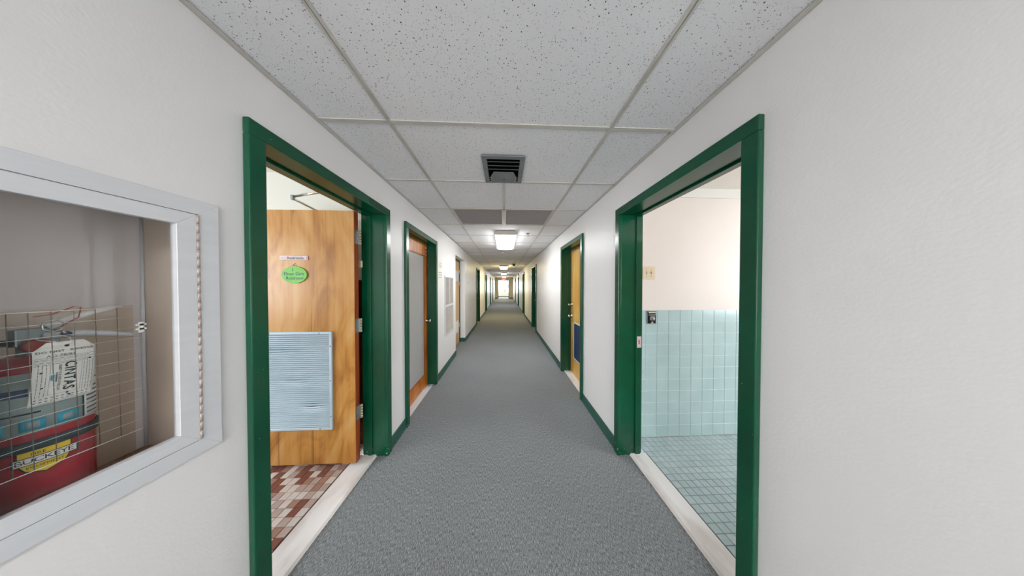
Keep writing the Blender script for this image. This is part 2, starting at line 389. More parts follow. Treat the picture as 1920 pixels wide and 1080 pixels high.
# ------------------------------------------------------------------ ceiling
b = B(); b.box(XL-WT, XR+WT, YB-.1, YE+.12, 2.42, 2.5)
ce = tag(b.obj('ceiling', M['plenum']), 'suspended grid ceiling of pitted grey white acoustic tiles over the corridor', 'ceiling', kind='structure')
rows = [1.122 + .61*k for k in range(-10, 37)]
rows = [r for r in rows if r < YE]
T1, T2 = -.62, .604
g = .013
meshcache = {}
def ctile(x0, x1, y0, y1):
    k = (round(x1-x0, 3), round(y1-y0, 3))
    if k not in meshcache:
        meshcache[k] = B().box(0, k[0], 0, k[1], 0, .015).mesh('ceiling_tile', M['tile_ceiling'])
    o = bpy.data.objects.new('ceiling_tile', meshcache[k]); COL.objects.link(o); o.parent = ce
    o.location = (x0, y0, ZC+.006); return o
for y0, y1 in zip([YB+.01-g]+rows, rows + [YE]):
    if y1 - y0 < .1: continue
    a, c = y0+.001, y1-.001
    ctile(XL+.001, T1-.001, a, c); ctile(T2+.001, XR-.001, a, c)
    if abs(y0-1.732) < .02: ctile(T1+.001, -.001, a, c); ctile(.001, T2-.001, a, c)
    elif abs(y0-2.342) < .02: pass
    elif abs(y0-1.122) < .02:
        # tile cut around the diffuser
        b = B()
        for q in ((T1+.001, -.14, a, c), (.135, T2-.001, a, c), (-.14, .135, a, 1.38)): b.box(*q, ZC+.006, ZC+.021)
        bmesh.ops.remove_doubles(b.bm, verts=b.bm.verts, dist=1e-5); b.obj('ceiling_tile', M['tile_ceiling'], ce)
    else: ctile(T1+.001, T2-.001, a, c)
for tx in (T1, T2):
    b = B(); b.box(tx-.012, tx+.012, YB, YE, ZC, ZC+.005); b.box(tx-.001, tx+.001, YB, YE, ZC, ZC+.04)
    b.obj('main_tee', M['tee'], ce)
for r in rows:
    b = B(); b.box(XL, XR, r-.011, r+.011, ZC+.0005, ZC+.0055)
    b.obj('cross_tee', M['tee'], ce)
b = B(); b.box(-.012, .012, 1.732, 2.95, ZC+.0005, ZC+.0055); b.obj('cross_tee', M['tee'], ce)
for x0, x1 in ((XL, XL+.022), (XR-.022, XR)):
    b = B(); b.box(x0, x1, YB, YE, ZC-.001, ZC+.001); xx = x0 if x0 < 0 else x1-.001; b.box(xx, xx+.001, YB, YE, ZC-.001, ZC+.03)
    b.obj('wall_angle', M['tee'], ce)

# ------------------------------------------------------------------ doors
def sgn_box(b, s, xa, xb, *r, m=None):
    """xa..xb measured outward from the corridor face of the wall (positive into the wall)"""
    f = XL if s < 0 else XR
    p, q = f + s*xa, f + s*xb
    b.box(min(p,q), max(p,q), *r, m)
    return b
def door_frame(root, s, y0, y1, mat=None, both=True):
    mat = mat or M['green']
    b = B()
    sgn_box(b, s, -CP, 0, y0, y0+CW, 0, HI); sgn_box(b, s, -CP, 0, y1-CW, y1, 0, HI)
    sgn_box(b, s, -CP, 0, y0, y1, HI, HT)
    b.obj('casing', mat, root, bevel=.004)
    b = B(); a, c = y0+CW-.005, y1-CW+.005
    sgn_box(b, s, 0, WT+.004, y0+CW-J, a+.001, 0, HI+.004); sgn_box(b, s, 0, WT+.004, c-.001, y1-CW+J, 0, HI+.004)
    sgn_box(b, s, 0, WT+.004, y0+CW-J, y1-CW+J, HI+.004, HI+J)
    b.obj('jamb', mat, root, bevel=.0015, seg=1)
    return a, c
def stop(root, s, a, c, xs, w=.035, t=.012):
    b = B()
    sgn_box(b, s, xs, xs+w, a, a+t, 0, HI-.008); sgn_box(b, s, xs, xs+w, c-t, c, 0, HI-.008); sgn_box(b, s, xs, xs+w, a, c, HI-.008, HI+.004)
    b.obj('stop', M['green'], root, bevel=.002, seg=1)
def knob(parent, s, x, y, z, mat=None, name='knob', r=.026):
    """knob sticking out towards the corridor from face at world x"""
    d = -s
    prof = [(.031, 0), (.031, .006), (.013, .010), (.011, .034), (.02, .04), (r, .052), (r*.96, .062), (.012, .068), (0.0001, .069)]
    b = B(); b.lathe([(rr, h*d) for rr, h in prof], (x, y, z), 'x', 20)
    return b.obj(name, mat or M['chrome'], parent)
TH = .042
# closed doors far down the corridor, both sides
def plain_door(n, s, y0, y1, label, wood_m):
    f = XL if s < 0 else XR
    r = thing('door_%d' % n, (f, (y0+y1)/2, 0), label, 'door', kind='structure')
    a, c = door_frame(r, s, y0, y1); stop(r, s, a, c, .09)
    b = B(); sgn_box(b, s, .128, .128+TH, a+.002, c-.002, .012, HI)
    leaf = b.obj('leaf', wood_m, r)
    knob(leaf, s, f + s*.128, c-.07, .95)
    return r
nth = ['second', 'third', 'fourth', 'fifth', 'sixth', 'seventh']
lab_L = ['dark green framed recessed door on the left just past the tan niche door', 'dark green framed door on the left, second beyond the niche',
         'narrow looking green door frame on the left, third beyond the niche', 'furthest green framed door on the left near the lobby']
lab_R = ['dark green framed recessed door on the right beyond the yellow birch door', 'green framed door on the right, second beyond the yellow birch door',
         'green framed door on the right under the small red wall alarm', 'furthest green framed door on the right near the lobby']
n = 6
for (y0, y1), lb in zip(Ldoors[2:], lab_L): plain_door(n, -1, y0, y1, lb, M['wood_tan']); n += 1
for (y0, y1), lb in zip(Rdoors[2:], lab_R): plain_door(n, 1, y0, y1, lb, M['wood_tan']); n += 1

# ---- door_1 : left washroom, leaf swung open into the room
y0, y1 = Ldoors[0]
d1 = thing('door_1', (XL, 1.3, 0), 'open birch washroom door with blue grey louvre in green frame, nearest on the left', 'door', kind='structure')
a, c = door_frame(d1, -1, y0, y1); stop(d1, -1, a, c, .105)
lx1 = -1.172; lx0 = lx1 - .80; ly0, ly1 = 1.615, 1.658
b = B(); b.box(lx0, lx1, ly0, ly1, .045, 2.035, M['wood']); 
leaf = b.obj('leaf', M['wood'], d1, bevel=.002, seg=1)
b = B(); b.box(lx1-.0005, lx1+.0025, ly0+.001, ly1-.001, .046, 2.034); b.obj('edge_band', M['wood_edge'], leaf)
for hz in (1.835, 1.13, .432):
    b = B(); b.box(lx1+.002, lx1+.0045, ly0+.004, ly1, hz-.055, hz+.055)
    h = b.obj('hinge', M['alu_dark'], d1)
    b = B()
    for k in range(5): b.tube([(lx1+.017, ly1+.005, hz-.055+k*.0222), (lx1+.017, ly1+.005, hz-.055+k*.0222+.021)], .0068, 10)
    b.box(lx1+.003, lx1+.014, ly1-.001, ly1+.002, hz-.055, hz+.055)
    b.obj('hinge_knuckle', M['brass'], h)
    b = B()
    for q in (-.038, -.013, .013, .038): b.lathe([(.0032, 0), (.0028, .0008)], (lx1+.0045, ly0+(.014 if q in (-.038,.013) else .03), hz+q), 'x', 8)
    tag(b.obj('screw', M['alu'], h), kind='stuff')
# louvre panel
vx0, vx1, vz0, vz1 = -1.90, -1.338, .325, 1.092
fr = B(); w = .02; yf = ly0-.014
fr.box(vx0, vx1, yf, ly0, vz0, vz0+w); fr.box(vx0, vx1, yf, ly0, vz1-w, vz1); fr.box(vx0, vx0+w, yf, ly0, vz0+w, vz1-w); fr.box(vx1-w, vx1, yf, ly0, vz0+w, vz1-w)
lv = fr.obj('louvre_frame', M['louvre'], d1, bevel=.002, seg=1)
sb = B(); N = 46
dent = [(-1.62, .70, .10, .020), (-1.50, .50, .08, .03), (-1.75, .93, .14, .015)]
for k in range(N):
    zc = vz0+w+.006 + k*(vz1-vz0-2*w-.006)/N
    P = 14; prev = None
    for i in range(P+1):
        x = vx0+w + (vx1-vx0-2*w)*i/P; dz = 0; dy = 0
        for dx_, dz_, rr, am in dent:
            e = math.exp(-((x-dx_)**2/(rr*rr*1.6) + (zc-dz_)**2/(.03**2))); dz -= am*e*.55; dy += am*e*.25
        ring = [sb.bm.verts.new(p) for p in ((x, yf+.001+dy, zc+dz), (x, yf+.001+dy, zc+.0045+dz), (x, ly0-.002+dy*.3, zc+.0115+dz), (x, ly0-.002+dy*.3, zc+.0085+dz))]
        if prev:
            for j in range(4): sb.bm.faces.new((prev[j], prev[(j+1)%4], ring[(j+1)%4], ring[j]))
        else: sb.bm.faces.new(ring)
        prev = ring
    sb.bm.faces.new(prev[::-1])
sl = sb.obj('louvre_slats', M['louvre'], lv); tag(sl, kind='stuff')
b = B(); b.box(vx0+w, vx1-w, ly0-.0012, ly0-.0002, vz0+w, vz1-w); b.obj('louvre_gap_shade', M['band_gap_dark'], lv)  # dark sheet painted in place of the shade between the slats
b = B()
for x, z in ((-1.80, vz1-w/2), (-1.43, vz1-w/2), (-1.80, vz0+w/2), (-1.43, vz0+w/2), (vx1-w/2, .98), (vx1-w/2, .71), (vx1-w/2, .43)):
    b.lathe([(.0045, 0), (.004, -.0015), (.0001, -.0022)], (x, yf, z), 'y', 10)
tag(b.obj('screw', M['ink_grey'], lv), kind='stuff')
knob(leaf, -1, 0, 0, 0) if False else None
b = B(); prof = [(.031, 0), (.031, .006), (.013, .010), (.011, .034), (.02, .04), (.026, .052), (.012, .068), (.0001, .069)]
b.lathe([(r_, -h) for r_, h in prof], (lx0+.07, ly0, .96), 'y', 20); b.obj('knob', M['chrome'], leaf)
# sign plate + lettering
b = B(); b.box(-1.724, -1.514, ly0-.006, ly0, 1.647, 1.681)
pl = b.obj('restroom_sign', M['sign_plate'], d1, bevel=.001, seg=1)
fn = lambda cx, cz: (lambda u, v, w_: (cx+u, ly0-.0064-w_, cz+v))
place(text_mesh('Restroom', .030), 'lettering', M['ink'], fn(-1.607, 1.662), pl)
b = B()
for x in (-1.708, -1.528): b.lathe([(.006, -.006), (.005, -.0075), (.0001, -.008)], (x, ly0, 1.664), 'y', 12)
b.obj('rivet', M['alu'], pl)
b = B(); b.prism([(-1.635, ly0, 1.606), (-1.612, ly0, 1.624), (-1.609, ly0, 1.622), (-1.626, ly0, 1.609), (-1.60, ly0, 1.609), (-1.60, ly0, 1.606)], (0, -.0008, 0))
b.obj('painted_mark', M['ink'], d1)
# oval green sign
b = B(); ox, oz = -1.616, 1.5335; ra, rb = .0945, .0655
pts = [(ox+ra*math.cos(t*math.pi/24), ly0, oz+rb*math.sin(t*math.pi/24)) for t in range(48)]
b.prism(pts, (0, -.008, 0)); ov = b.obj('oval_sign', M['sign_green'], d1, bevel=.002)
tag(ov, 'bright green oval foam sign with handwriting')
fo = lambda cx, cz: (lambda u, v, w_: (cx+u, ly0-.0083-w_, cz+v))
for body, sz, px_, pz in (('1', .036, -1.625, 1.572), ('Floor Girls', .034, -1.614, 1.540), ('Restroom', .034, -1.607, 1.507)):
    place(text_mesh(body, sz, .0003), 'handwriting', M['ink_blue'], fo(px_, pz), ov)
b = B(); b.box(-1.198, -1.172, 1.70, 1.712, 1.60, 1.655)
b.obj('door_bumper', M['ivory'], d1, bevel=.003)

# ---- door_2 : right washroom, leaf hidden inside
y0, y1 = Rdoors[0]
d2 = thing('door_2', (XR, 1.2, 0), 'green framed doorway on the right opening to the aqua tiled washroom', 'door', kind='structure')
a, c = door_frame(d2, 1, y0, y1); stop(d2, 1, a, c, .125, .045)
b = B(); b.box(XR+WT+.02, XR+WT+.82, a-.05, a-.008, .04, 2.03); lf = b.obj('leaf', M['wood'], d2, bevel=.002, seg=1)
b = B(); b.lathe([(r_, h) for r_, h in prof], (XR+WT+.75, a-.008, .96), 'y', 20); b.obj('knob', M['chrome'], lf)
for hz in (1.835, 1.13, .432):
    b = B(); b.box(XR+WT+.004, XR+WT+.02, a-.008, a-.004, hz-.055, hz+.055)
    for k in range(5): b.tube([(XR+WT+.011, a-.001, hz-.055+k*.0222), (XR+WT+.011, a-.001, hz-.055+k*.0222+.021)], .006, 10)
    b.obj('hinge', M['brass'], d2)
b = B(); sx0 = XR+.148
b.box(sx0-.014, sx0+.022, c-.0135, c-.012, .925, 1.02, M['sign_plate']); b.box(sx0-.002, sx0+.009, c-.0139, c-.0134, .955, .99, M['wood_edge'])
tag(b.obj('strike_plate', None, d2), 'worn pinkish strike plate')

# ---- door_3 : left glazed wooden door
y0, y1 = Ldoors[1]
d3 = thing('door_3', (XL, 2.54, 0), 'orange wooden door with full height obscure glass on the left', 'door', kind='structure')
a, c = door_frame(d3, -1, y0, y1); stop(d3, -1, a, c, .07)
px0, px1 = XL-.108-TH, XL-.108; sw = .085
b = B(); b.box(px0, px1, a+.002, a+sw, .012, HI); b.box(px0, px1, c-sw, c-.002, .012, HI); b.box(px0, px1, a+sw, c-sw, .012, .18); b.box(px0, px1, a+sw, c-sw, 1.875, HI)
lf = b.obj('leaf', M['wood_orange'], d3, bevel=.002, seg=1)
b = B(); zz0, zz1, gy0, gy1 = .18, 1.875, a+sw, c-sw
for q in ((gy0, gy0+.012, zz0, zz1), (gy1-.012, gy1, zz0, zz1), (gy0, gy1, zz0, zz0+.012), (gy0, gy1, zz1-.012, zz1)): b.box(px0+.012, px1-.004, *q)
b.obj('glazing_bead', M['wood_edge'], lf)
b = B(); b.box(px0+.016, px1-.014, gy0+.010, gy1-.010, zz0+.010, zz1-.010); b.obj('glass_pane', M['obscure'], lf)
knob(lf, -1, px1, c-.045, .945)
b = B()
for k, z in enumerate((1.962, 1.915, 1.868)):
    b.box(px1, px1+.0006, c-.082, c-.012, z, z+.044, M['ink_red']); b.box(px1+.0006, px1+.0009, c-.070, c-.024, z+.009, z+.034, M['paper'])
    b.box(px1+.0009, px1+.0011, c-.060, c-.034, z+.016, z+.026, M['ink_red'])
st = b.obj('warning_sticker', None, d3); tag(st, 'stack of small red and white stickers')
b = B(); b.box(px0-.002, XL-.03, a, c, 0, .008); b.obj('sill_strip', M['alu'], d3)

# ---- door_4 : right yellow birch door with blue vent
y0, y1 = Rdoors[1]
d4 = thing('door_4', (XR, 2.92, 0), 'yellow birch door with dark blue louvre on the right wall', 'door', kind='structure')
a, c = door_frame(d4, 1, y0, y1); stop(d4, 1, a, c, .10)
fx = XR+.138
b = B(); b.box(fx, fx+TH, a+.002, c-.002, .012, HI); lf = b.obj('leaf', M['wood_yellow'], d4)
knob(lf, 1, fx, c-.065, .945); knob(lf, 1, fx, c-.065, 1.135, name='deadbolt', r=.021)
vy0, vy1, vz0, vz1 = a+.18, c-.16, .28, .865
b = B(); w = .016
for q in ((vy0, vy1, vz0, vz0+w), (vy0, vy1, vz1-w, vz1), (vy0, vy0+w, vz0, vz1), (vy1-w, vy1, vz0, vz1)): b.box(fx-.008, fx, *q)
vf = b.obj('louvre_frame', M['alu'], d4)
b = B()
for k in range(30):
    z = vz0+w+k*(vz1-vz0-2*w)/30; b.prism([(fx-.006, vy0+w, z), (fx-.0005, vy0+w, z+.012), (fx-.0005, vy0+w, z+.016), (fx-.006, vy0+w, z+.004)], (0, vy1-vy0-2*w, 0))
tag(b.obj('louvre_slats', M['blue_vent'], vf), kind='stuff')
b = B(); b.box(XR+.03, fx+TH, a, c, 0, .012); b.obj('sill_strip', M['marble'], d4)

# ---- door_5 : niche door
d5 = thing('door_5', (nx, 4.7, 0), 'tan birch door with white vents inside the recess on the left', 'door', kind='structure')
b = B(); b.box(nx-.02, nx+.012, 5.13, 5.222, 0, 2.045); b.box(nx-.02, nx+.012, 4.21, 4.30, 0, 2.045); b.box(nx-.02, nx+.012, 4.21, 5.222, 2.045, 2.088)
b.obj('casing', M['green'], d5, bevel=.003)
b = B(); b.box(nx-.045, nx, 4.301, 5.129, .012, 2.04); lf = b.obj('leaf', M['wood_tan'], d5)
for (z0, z1, ya, yb, nm) in ((1.555, 1.80, 4.60, 5.03, 'upper_vent'), (.31, .60, 4.45, 5.03, 'lower_vent')):
    b = B(); w = .022
    for q in ((ya, yb, z0, z0+w), (ya, yb, z1-w, z1), (ya, ya+w, z0, z1), (yb-w, yb, z0, z1)): b.box(nx, nx+.01, *q)
    b.box(nx, nx+.002, ya, yb, z0, z1)
    k = 0
    zz = z0+w
    while zz < z1-w-.01:
        b.prism([(nx+.008, ya+w, zz), (nx+.002, ya+w, zz+.012), (nx+.002, ya+w, zz+.016), (nx+.008, ya+w, zz+.004)], (0, yb-ya-2*w, 0)); zz += .02
    b.obj(nm, M['white'] if z0 < 1 else M['alu'], d5)
knob(lf, 1, nx, 4.42, .91, M['dark']) if False else None
b = B(); b.lathe([(r_, h) for r_, h in prof], (nx, 4.42, .91), 'x', 20); b.obj('knob', M['dark'], lf)
for hz in (1.80, 1.5, .45):
    b = B(); b.tube([(nx+.006, 5.126, hz-.05), (nx+.006, 5.126, hz+.05)], .006, 8); b.obj('hinge', M['brass'], d5)

# marble thresholds
def threshold(n, x0, x1, ya, yb, label):
    b = B(); o0, o1 = (x0, x1)
    z = .016
    b.prism([(x0, ya, 0), (x0+.012, ya, z), (x1-.012, ya, z), (x1, ya, 0)], (0, yb-ya, 0))
    tag(b.obj('trim_%d' % n, M['marble'], bevel=.002), label, 'threshold', kind='structure')
threshold(1, XL-.245, XL-.07, Ldoors[0][0]+CW-.004, Ldoors[0][1]-CW+.004, 'white marble saddle under the open birch door on the left')
threshold(2, XR+.082, XR+.235, Rdoors[0][0]+CW-.004, Rdoors[0][1]-CW+.004, 'white veined marble saddle at the aqua tiled washroom on the right')

# ------------------------------------------------------------------ washrooms
def room(side, x_in, x_out, y0, y1, zc, mwall, mceil, names, win):
    s = -1 if x_out < x_in else 1
    a, c = min(x_in, x_out), max(x_in, x_out)
    b = B(); b.box(a, c, y1, y1+.08, 0, zc+.1); o = tag(b.obj(names[0][0], mwall), names[0][1], 'wall', kind='structure'); endw = o
    b = B(); b.box(a, c, y0-.08, y0, 0, zc+.1); tag(b.obj(names[1][0], mwall), names[1][1], 'wall', kind='structure')
    xo0, xo1 = (x_out, x_out+.1) if s > 0 else (x_out-.1, x_out)
    b = B(); wall_run(b, xo0, xo1, y0, y1, [(win[0], win[1], .95, 2.1)], zc+.1)
    tag(b.obj(names[2][0], mwall), names[2][1], 'wall', kind='structure')
    b = B(); b.box(a, c, y0, y1, zc, zc+.08); tag(b.obj('ceiling_'+side, mceil), names[3], 'ceiling', kind='structure')
    return endw
ewl = room('left_washroom', XL-WT, -4.0, -1.2, 1.86, 2.45, M['wall_cream'], M['wall_cream'],
   [('wall_washroom_left_end', 'cream wall behind the open birch door in the left washroom'), ('wall_washroom_left_near', 'cream near wall of the left washroom'),
    ('wall_washroom_left_outer', 'cream outer wall with the window of the left washroom')], (-.45, .85)) if False else None
def rooms():
    L = room('left_washroom', XL-WT, -4.0, -1.2, 1.86, 2.45, M['wall_cream'], M['wall_cream'],
       [('wall_washroom_left_end', 'cream wall behind the open birch door in the left washroom'), ('wall_washroom_left_near', 'cream near wall of the left washroom'),
        ('wall_washroom_left_outer', 'cream outer wall with the window of the left washroom'), 'cream ceiling above the left washroom'], (-.45, .85))
    R = room('right_washroom', XR+WT, 4.0, -1.2, 1.835, 2.365, M['wall_pink'], M['wall_pink'],
       [('wall_washroom_right_end', 'warm white wall above the aqua tile wainscot in the right washroom'), ('wall_washroom_right_near', 'warm white near wall of the right washroom'),
        ('wall_washroom_right_outer', 'warm white outer wall with the window of the right washroom'), 'white panel ceiling above the right washroom'], (-.45, .85))
    return L, R
WLe, WRe = rooms()
for n_, x, lb in ((2, -4.0, 'white framed window lighting the left washroom'), (3, 4.0, 'white framed window lighting the right washroom')):
    r = thing('window_%d' % n_, (x, .2, .95), lb, 'window', kind='structure'); b = B()
    xa = x-.07 if x < 0 else x+.01
    for q in ((-.45, -.40, .95, 2.1), (.80, .85, .95, 2.1), (-.45, .85, .95, 1.0), (-.45, .85, 2.05, 2.1), (-.45, .85, 1.5, 1.54)): b.box(xa, xa+.06, *q)
    b.obj('window_frame', M['white'], r)
    b = B(); b.box(xa+.026, xa+.032, -.40, .80, 1.0, 2.05); b.obj('pane', M['glass'], r)
# left floor: multicolour mosaic
b = B(); b.box(-4.0, XL-.243, -1.2, 1.86, -.05, .006)
fll = tag(b.obj('floor_washroom_left', M['grout_brown']), 'brown and cream mosaic tile floor of the left washroom', 'floor', kind='structure')
P_ = .0525; gp = .0034
mm = [chamfer_tile(P_-gp, P_-gp, .0055, .0008).mesh('mosaic_tile', m) for m in M['mos']]
pick = lambda: random.choices(range(4), (26, 25, 28, 21))[0]
rest = B(); rest.mats = list(M['mos'])
nx_ = 0
for i in range(52):
    x = XL-.246 - (i+1)*P_
    if x < -3.98: break
    for j in range(58):
        y = 1.86 - (j+1)*P_
        if y < -1.18: break
        q = pick()
        seen = y > .80 and x > -1.2 - (y*1.22 - .8) - .12 and x > -2.05
        seen = (y > .86 and i < 16 and (-x)/(y+P_) < 1.17*1.14)
        if seen and nx_ < 298:
            o = bpy.data.objects.new('mosaic_tile', mm[q]); COL.objects.link(o); o.parent = fll; o.location = (x, y, .006); nx_ += 1
        else: rest.box(x, x+P_-gp, y, y+P_-gp, .006, .0115, M['mos'][q])
tag(rest.obj('outer_mosaic', None, fll), kind='stuff')
# right floor : grey green 2in tiles
b = B(); b.box(XR+.233, 4.0, -1.2, 1.835, -.05, .006)
flr = tag(b.obj('floor_washroom_right', M['grout_dark']), 'pale grey green small tile floor of the right washroom', 'floor', kind='structure')
mm = [chamfer_tile(P_-.003, P_-.003, .005, .001).mesh('floor_tile', m) for m in (M['floor_grey'], M['floor_grey2'])]
rest = B(); rest.mats = [M['floor_grey'], M['floor_grey2']]; cnt = 0
for i in range(54):
    x = XR+.236 + i*P_
    if x > 3.94: break
    for j in range(58):
        y = 1.83 - (j+1)*P_
        if y < -1.18: break
        q = random.randrange(2)
        if y > .86 and x/(y+P_) < 1.17*1.12 and cnt < 298:
            o = bpy.data.objects.new('floor_tile', mm[q]); COL.objects.link(o); o.parent = flr; o.location = (x, y, .006); cnt += 1
        else: rest.box(x, x+P_-.003, y, y+P_-.003, .006, .011, rest.mats[q])
tag(rest.obj('outer_floor_tiles', None, flr), kind='stuff')
# right wall tiles (aqua wainscot) on the end wall
PX, PZ = .1120, .1098; yw = 1.835
b = B(); b.box(XR+WT, 4.0, yw-.004, yw, .011, 1.219); b.obj('grout_bed', M['grout_light'], WRe)
tmesh = {}
def wtile(x0, x1, z0, z1, mat):
    k = (round(x1-x0, 4), round(z1-z0, 4))
    if k not in tmesh:
        t_ = chamfer_tile(k[0]-.0036, k[1]-.0036, .0022, .0008); bmesh.ops.rotate(t_.bm, cent=(0,0,0), matrix=Matrix.Rotation(math.pi/2, 3, 'X'), verts=t_.bm.verts)
        tmesh[k] = t_.mesh('wall_tile', mat)
    o = bpy.data.objects.new('wall_tile', tmesh[k]); COL.objects.link(o); o.parent = WRe; o.location = (x0+.0018, yw-.004, z0+.0018)
xs = [XR+WT+.001, 1.221, 1.333] + [1.333+PX*k for k in range(1, 12)]
for i in range(len(xs)-1):
    for k in range(11): wtile(xs[i], xs[i+1], .012+k*PZ, .012+(k+1)*PZ, M['aqua'])
rest = B()
x = xs[-1]
while x < 3.85:
    for k in range(11): rest.box(x+.0015, x+PX-.0015, yw-.0062, yw-.004, .012+k*PZ+.0015, .012+(k+1)*PZ-.0015)
    x += PX
tag(rest.obj('outer_wall_tiles', M['aqua'], WRe), kind='stuff')
# picture-rail band and ceiling seams in right washroom
b = B(); b.box(XR+WT, 4.0, yw-.012, yw, 2.28, 2.365); b.obj('top_band', M['wall_cream'], WRe)
b = B()
for k in range(4):
    b.box(XR+WT, 4.0, yw-.62*(k+1), yw-.62*(k+1)+.024, 2.360, 2.365)
for k in range(3):
    b.box(XR+WT+.45+k*.9, XR+WT+.474+k*.9, -1.2, yw, 2.3595, 2.365)
b.obj('ceiling_seam', M['tee'], bpy.data.objects['ceiling_right_washroom'])
# brown wainscot in left washroom
b = B(); b.box(-4.0, XL-WT, 1.856, 1.86, .012, 1.50); b.obj('grout_bed', M['grout_brown'], WLe)
b = B(); x = XL-WT-.002
while x > -3.9:
    for k in range(13): b.box(x-.1105, x, 1.851, 1.856, .014+k*.114, .014+k*.114+.111)
    x -= .1135
tag(b.obj('brown_wall_tiles', M['brown_tile'], WLe), kind='stuff')
# room side lamps of the washrooms
def dome_lamp(x, y, z, label, st):
    r = thing('ceiling_lamp', (x, y, z), label, 'lamp')
    B().lathe([(.17, 0), (.17, -.02), (.15, -.025)], (x, y, z), 'z', 28).obj('lamp_base', M['white'], r)
    B().lathe([(.15, -.025), (.14, -.06), (.10, -.085), (.04, -.098), (.0001, -.1)], (x, y, z), 'z', 28).obj('lamp_globe', st, r)
dome_lamp(-2.7, -.45, 2.45, 'round white ceiling lamp out of sight in the left washroom', emis('globe_left', (1, .98, .95), 3.4))
dome_lamp(2.7, -.45, 2.365, 'round white ceiling lamp out of sight in the right washroom', emis('globe_right', (1, .98, .95), 3.4))

# shower rail in left washroom
r = thing('shower_rail', (-1.50, 1.495, 2.08), 'L-shaped chrome rail high above the open birch door', 'rail')
B().tube([(-1.19, 1.425, 2.10), (-1.50, 1.495, 2.085)], .008, 12).obj('short_tube', M['chrome'], r)
B().tube([(-1.505, 1.49, 2.072), (-1.575, 1.86, 2.072)], .008, 12).obj('long_tube', M['chrome'], r)
b = B(); b.box(-1.512, -1.494, 1.484, 1.502, 2.060, 2.096); b.obj('corner_joint', M['alu_dark'], r, bevel=.003)
for p_, ax_ in (((-1.575, 1.86, 2.072), 'y'), ((-1.19, 1.425, 2.10), 'x')): B().lathe([(.026, 0), (.026, -.006), (.014, -.02)], p_, ax_, 16).obj('wall_flange', M['chrome'], r)

# light switch, outlet
r = thing('light_switch', (1.36, yw, 1.568), 'ivory double toggle switch plate on the wall above the aqua tiles', 'switch')
b = B(); b.box(1.302, 1.42, yw-.007, yw, 1.509, 1.628); b.obj('plate', M['ivory'], r, bevel=.003)
for x in (1.338, 1.384):
    b = B(); b.box(x-.0045, x+.0045, yw-.009, yw-.007, 1.556, 1.582, M['ink_grey']); b.prism([(x-.004, yw-.008, 1.572), (x-.004, yw-.02, 1.579), (x-.004, yw-.02, 1.572), (x-.004, yw-.008, 1.562)], (.008, 0, 0), M['ivory'])
    b.obj('toggle', None, r)
b = B()
for x in (1.338, 1.384):
    for z in (1.538, 1.600): b.lathe([(.0035, -.007), (.003, -.0085)], (x, yw, z), 'y', 10)
tag(b.obj('screw', M['ink_grey'], r), kind='stuff')
r = thing('outlet_box', (1.388, yw-.009, 1.15), 'open metal electrical box missing its cover in the aqua tiles', 'outlet')
b = B(); X0, X1, Z0, Z1 = 1.343, 1.430, 1.09, 1.212
b.box(X0, X1, yw-.0105, yw-.0095, Z0, Z1, M['duct_dark'])
b.box(X0, X0+.004, yw-.014, yw-.0095, Z0, Z1, M['alu_dark']); b.box(X1-.004, X1, yw-.014, yw-.0095, Z0, Z1, M['alu_dark']); b.box(X0, X1, yw-.014, yw-.0095, Z1-.004, Z1, M['alu_dark']); b.box(X0, X1, yw-.014, yw-.0095, Z0, Z0+.004, M['alu_dark'])
b.obj('box_rim', None, r)
b = B(); b.box(X0+.022, X1-.018, yw-.024, yw-.0105, Z0+.035, Z1-.050); b.lathe([(.014, -.024), (.012, -.03), (.006, -.031)], (X0+.048, yw, Z0+.05), 'y', 14); b.obj('receptacle', M['alu_dark'], r, bevel=.003)
B().box(X0+.01, X1-.01, yw-.020, yw-.018, Z1-.02, Z1-.008).obj('mounting_strap', M['brass'], r); B().box(X0+.01, X1-.01, yw-.020, yw-.018, Z1-.040, Z1-.034).obj('mounting_strap', M['brass'], r); b = B(); b.prism([(X0+.03, yw-.018, Z0+.006), (X1-.03, yw-.018, Z0+.006), ((X0+X1)/2, yw-.018, Z0+.028)], (0, -.003, 0)); b.obj('mounting_strap', M['brass'], r)

# ------------------------------------------------------------------ ceiling fixtures
def fixture(yc, x, lens, label, dirty=False):
    r = thing('ceiling_light', (x, yc, ZC), label, 'light', 'surface fluorescent lights down the corridor')
    L = .61; w = .19
    prof = [(-w*.80, 0), (w*.80, 0), (w, -.030), (w, -.066), (-w, -.066), (-w, -.030)]
    for sgn in (-1, 1):
        b = B(); b.prism([(x+px, yc+sgn*L - (.012 if sgn > 0 else 0), ZC+pz) for px, pz in prof], (0, .012, 0)); b.obj('end_cap', M['fixture'], r, bevel=.003)
    b = B(); b.box(x-w*.80, x+w*.80, yc-L+.012, yc+L-.012, ZC-.030, ZC); b.box(x-w*.96, x+w*.96, yc-L+.012, yc+L-.012, ZC-.0455, ZC-.030); b.obj('housing', M['fixture'], r)
    lp = [(-w*.93, -.046), (-w*.93, -.062), (-w*.84, -.080), (-w*.4, -.090), (w*.4, -.090), (w*.84, -.080), (w*.93, -.062), (w*.93, -.046)]
    b = B(); b.prism([(x+px, yc-L+.0125, ZC+pz) for px, pz in lp], (0, 2*L-.025, 0)); b.obj('lens', lens, r)
    B().lathe([(.006, 0), (.006, -.006)], (x, yc-L+.001, ZC-.02), 'y', 8).obj('latch_screw', M['brass'], r)
fixture(3.86, .03, M['lens_cool'], 'wide lit lens ceiling light nearest the camera beyond the grey return grilles')
fixture(9.25, -.01, M['lens_warm'], 'warm yellowish ceiling light, second along the corridor by the black camera dome')
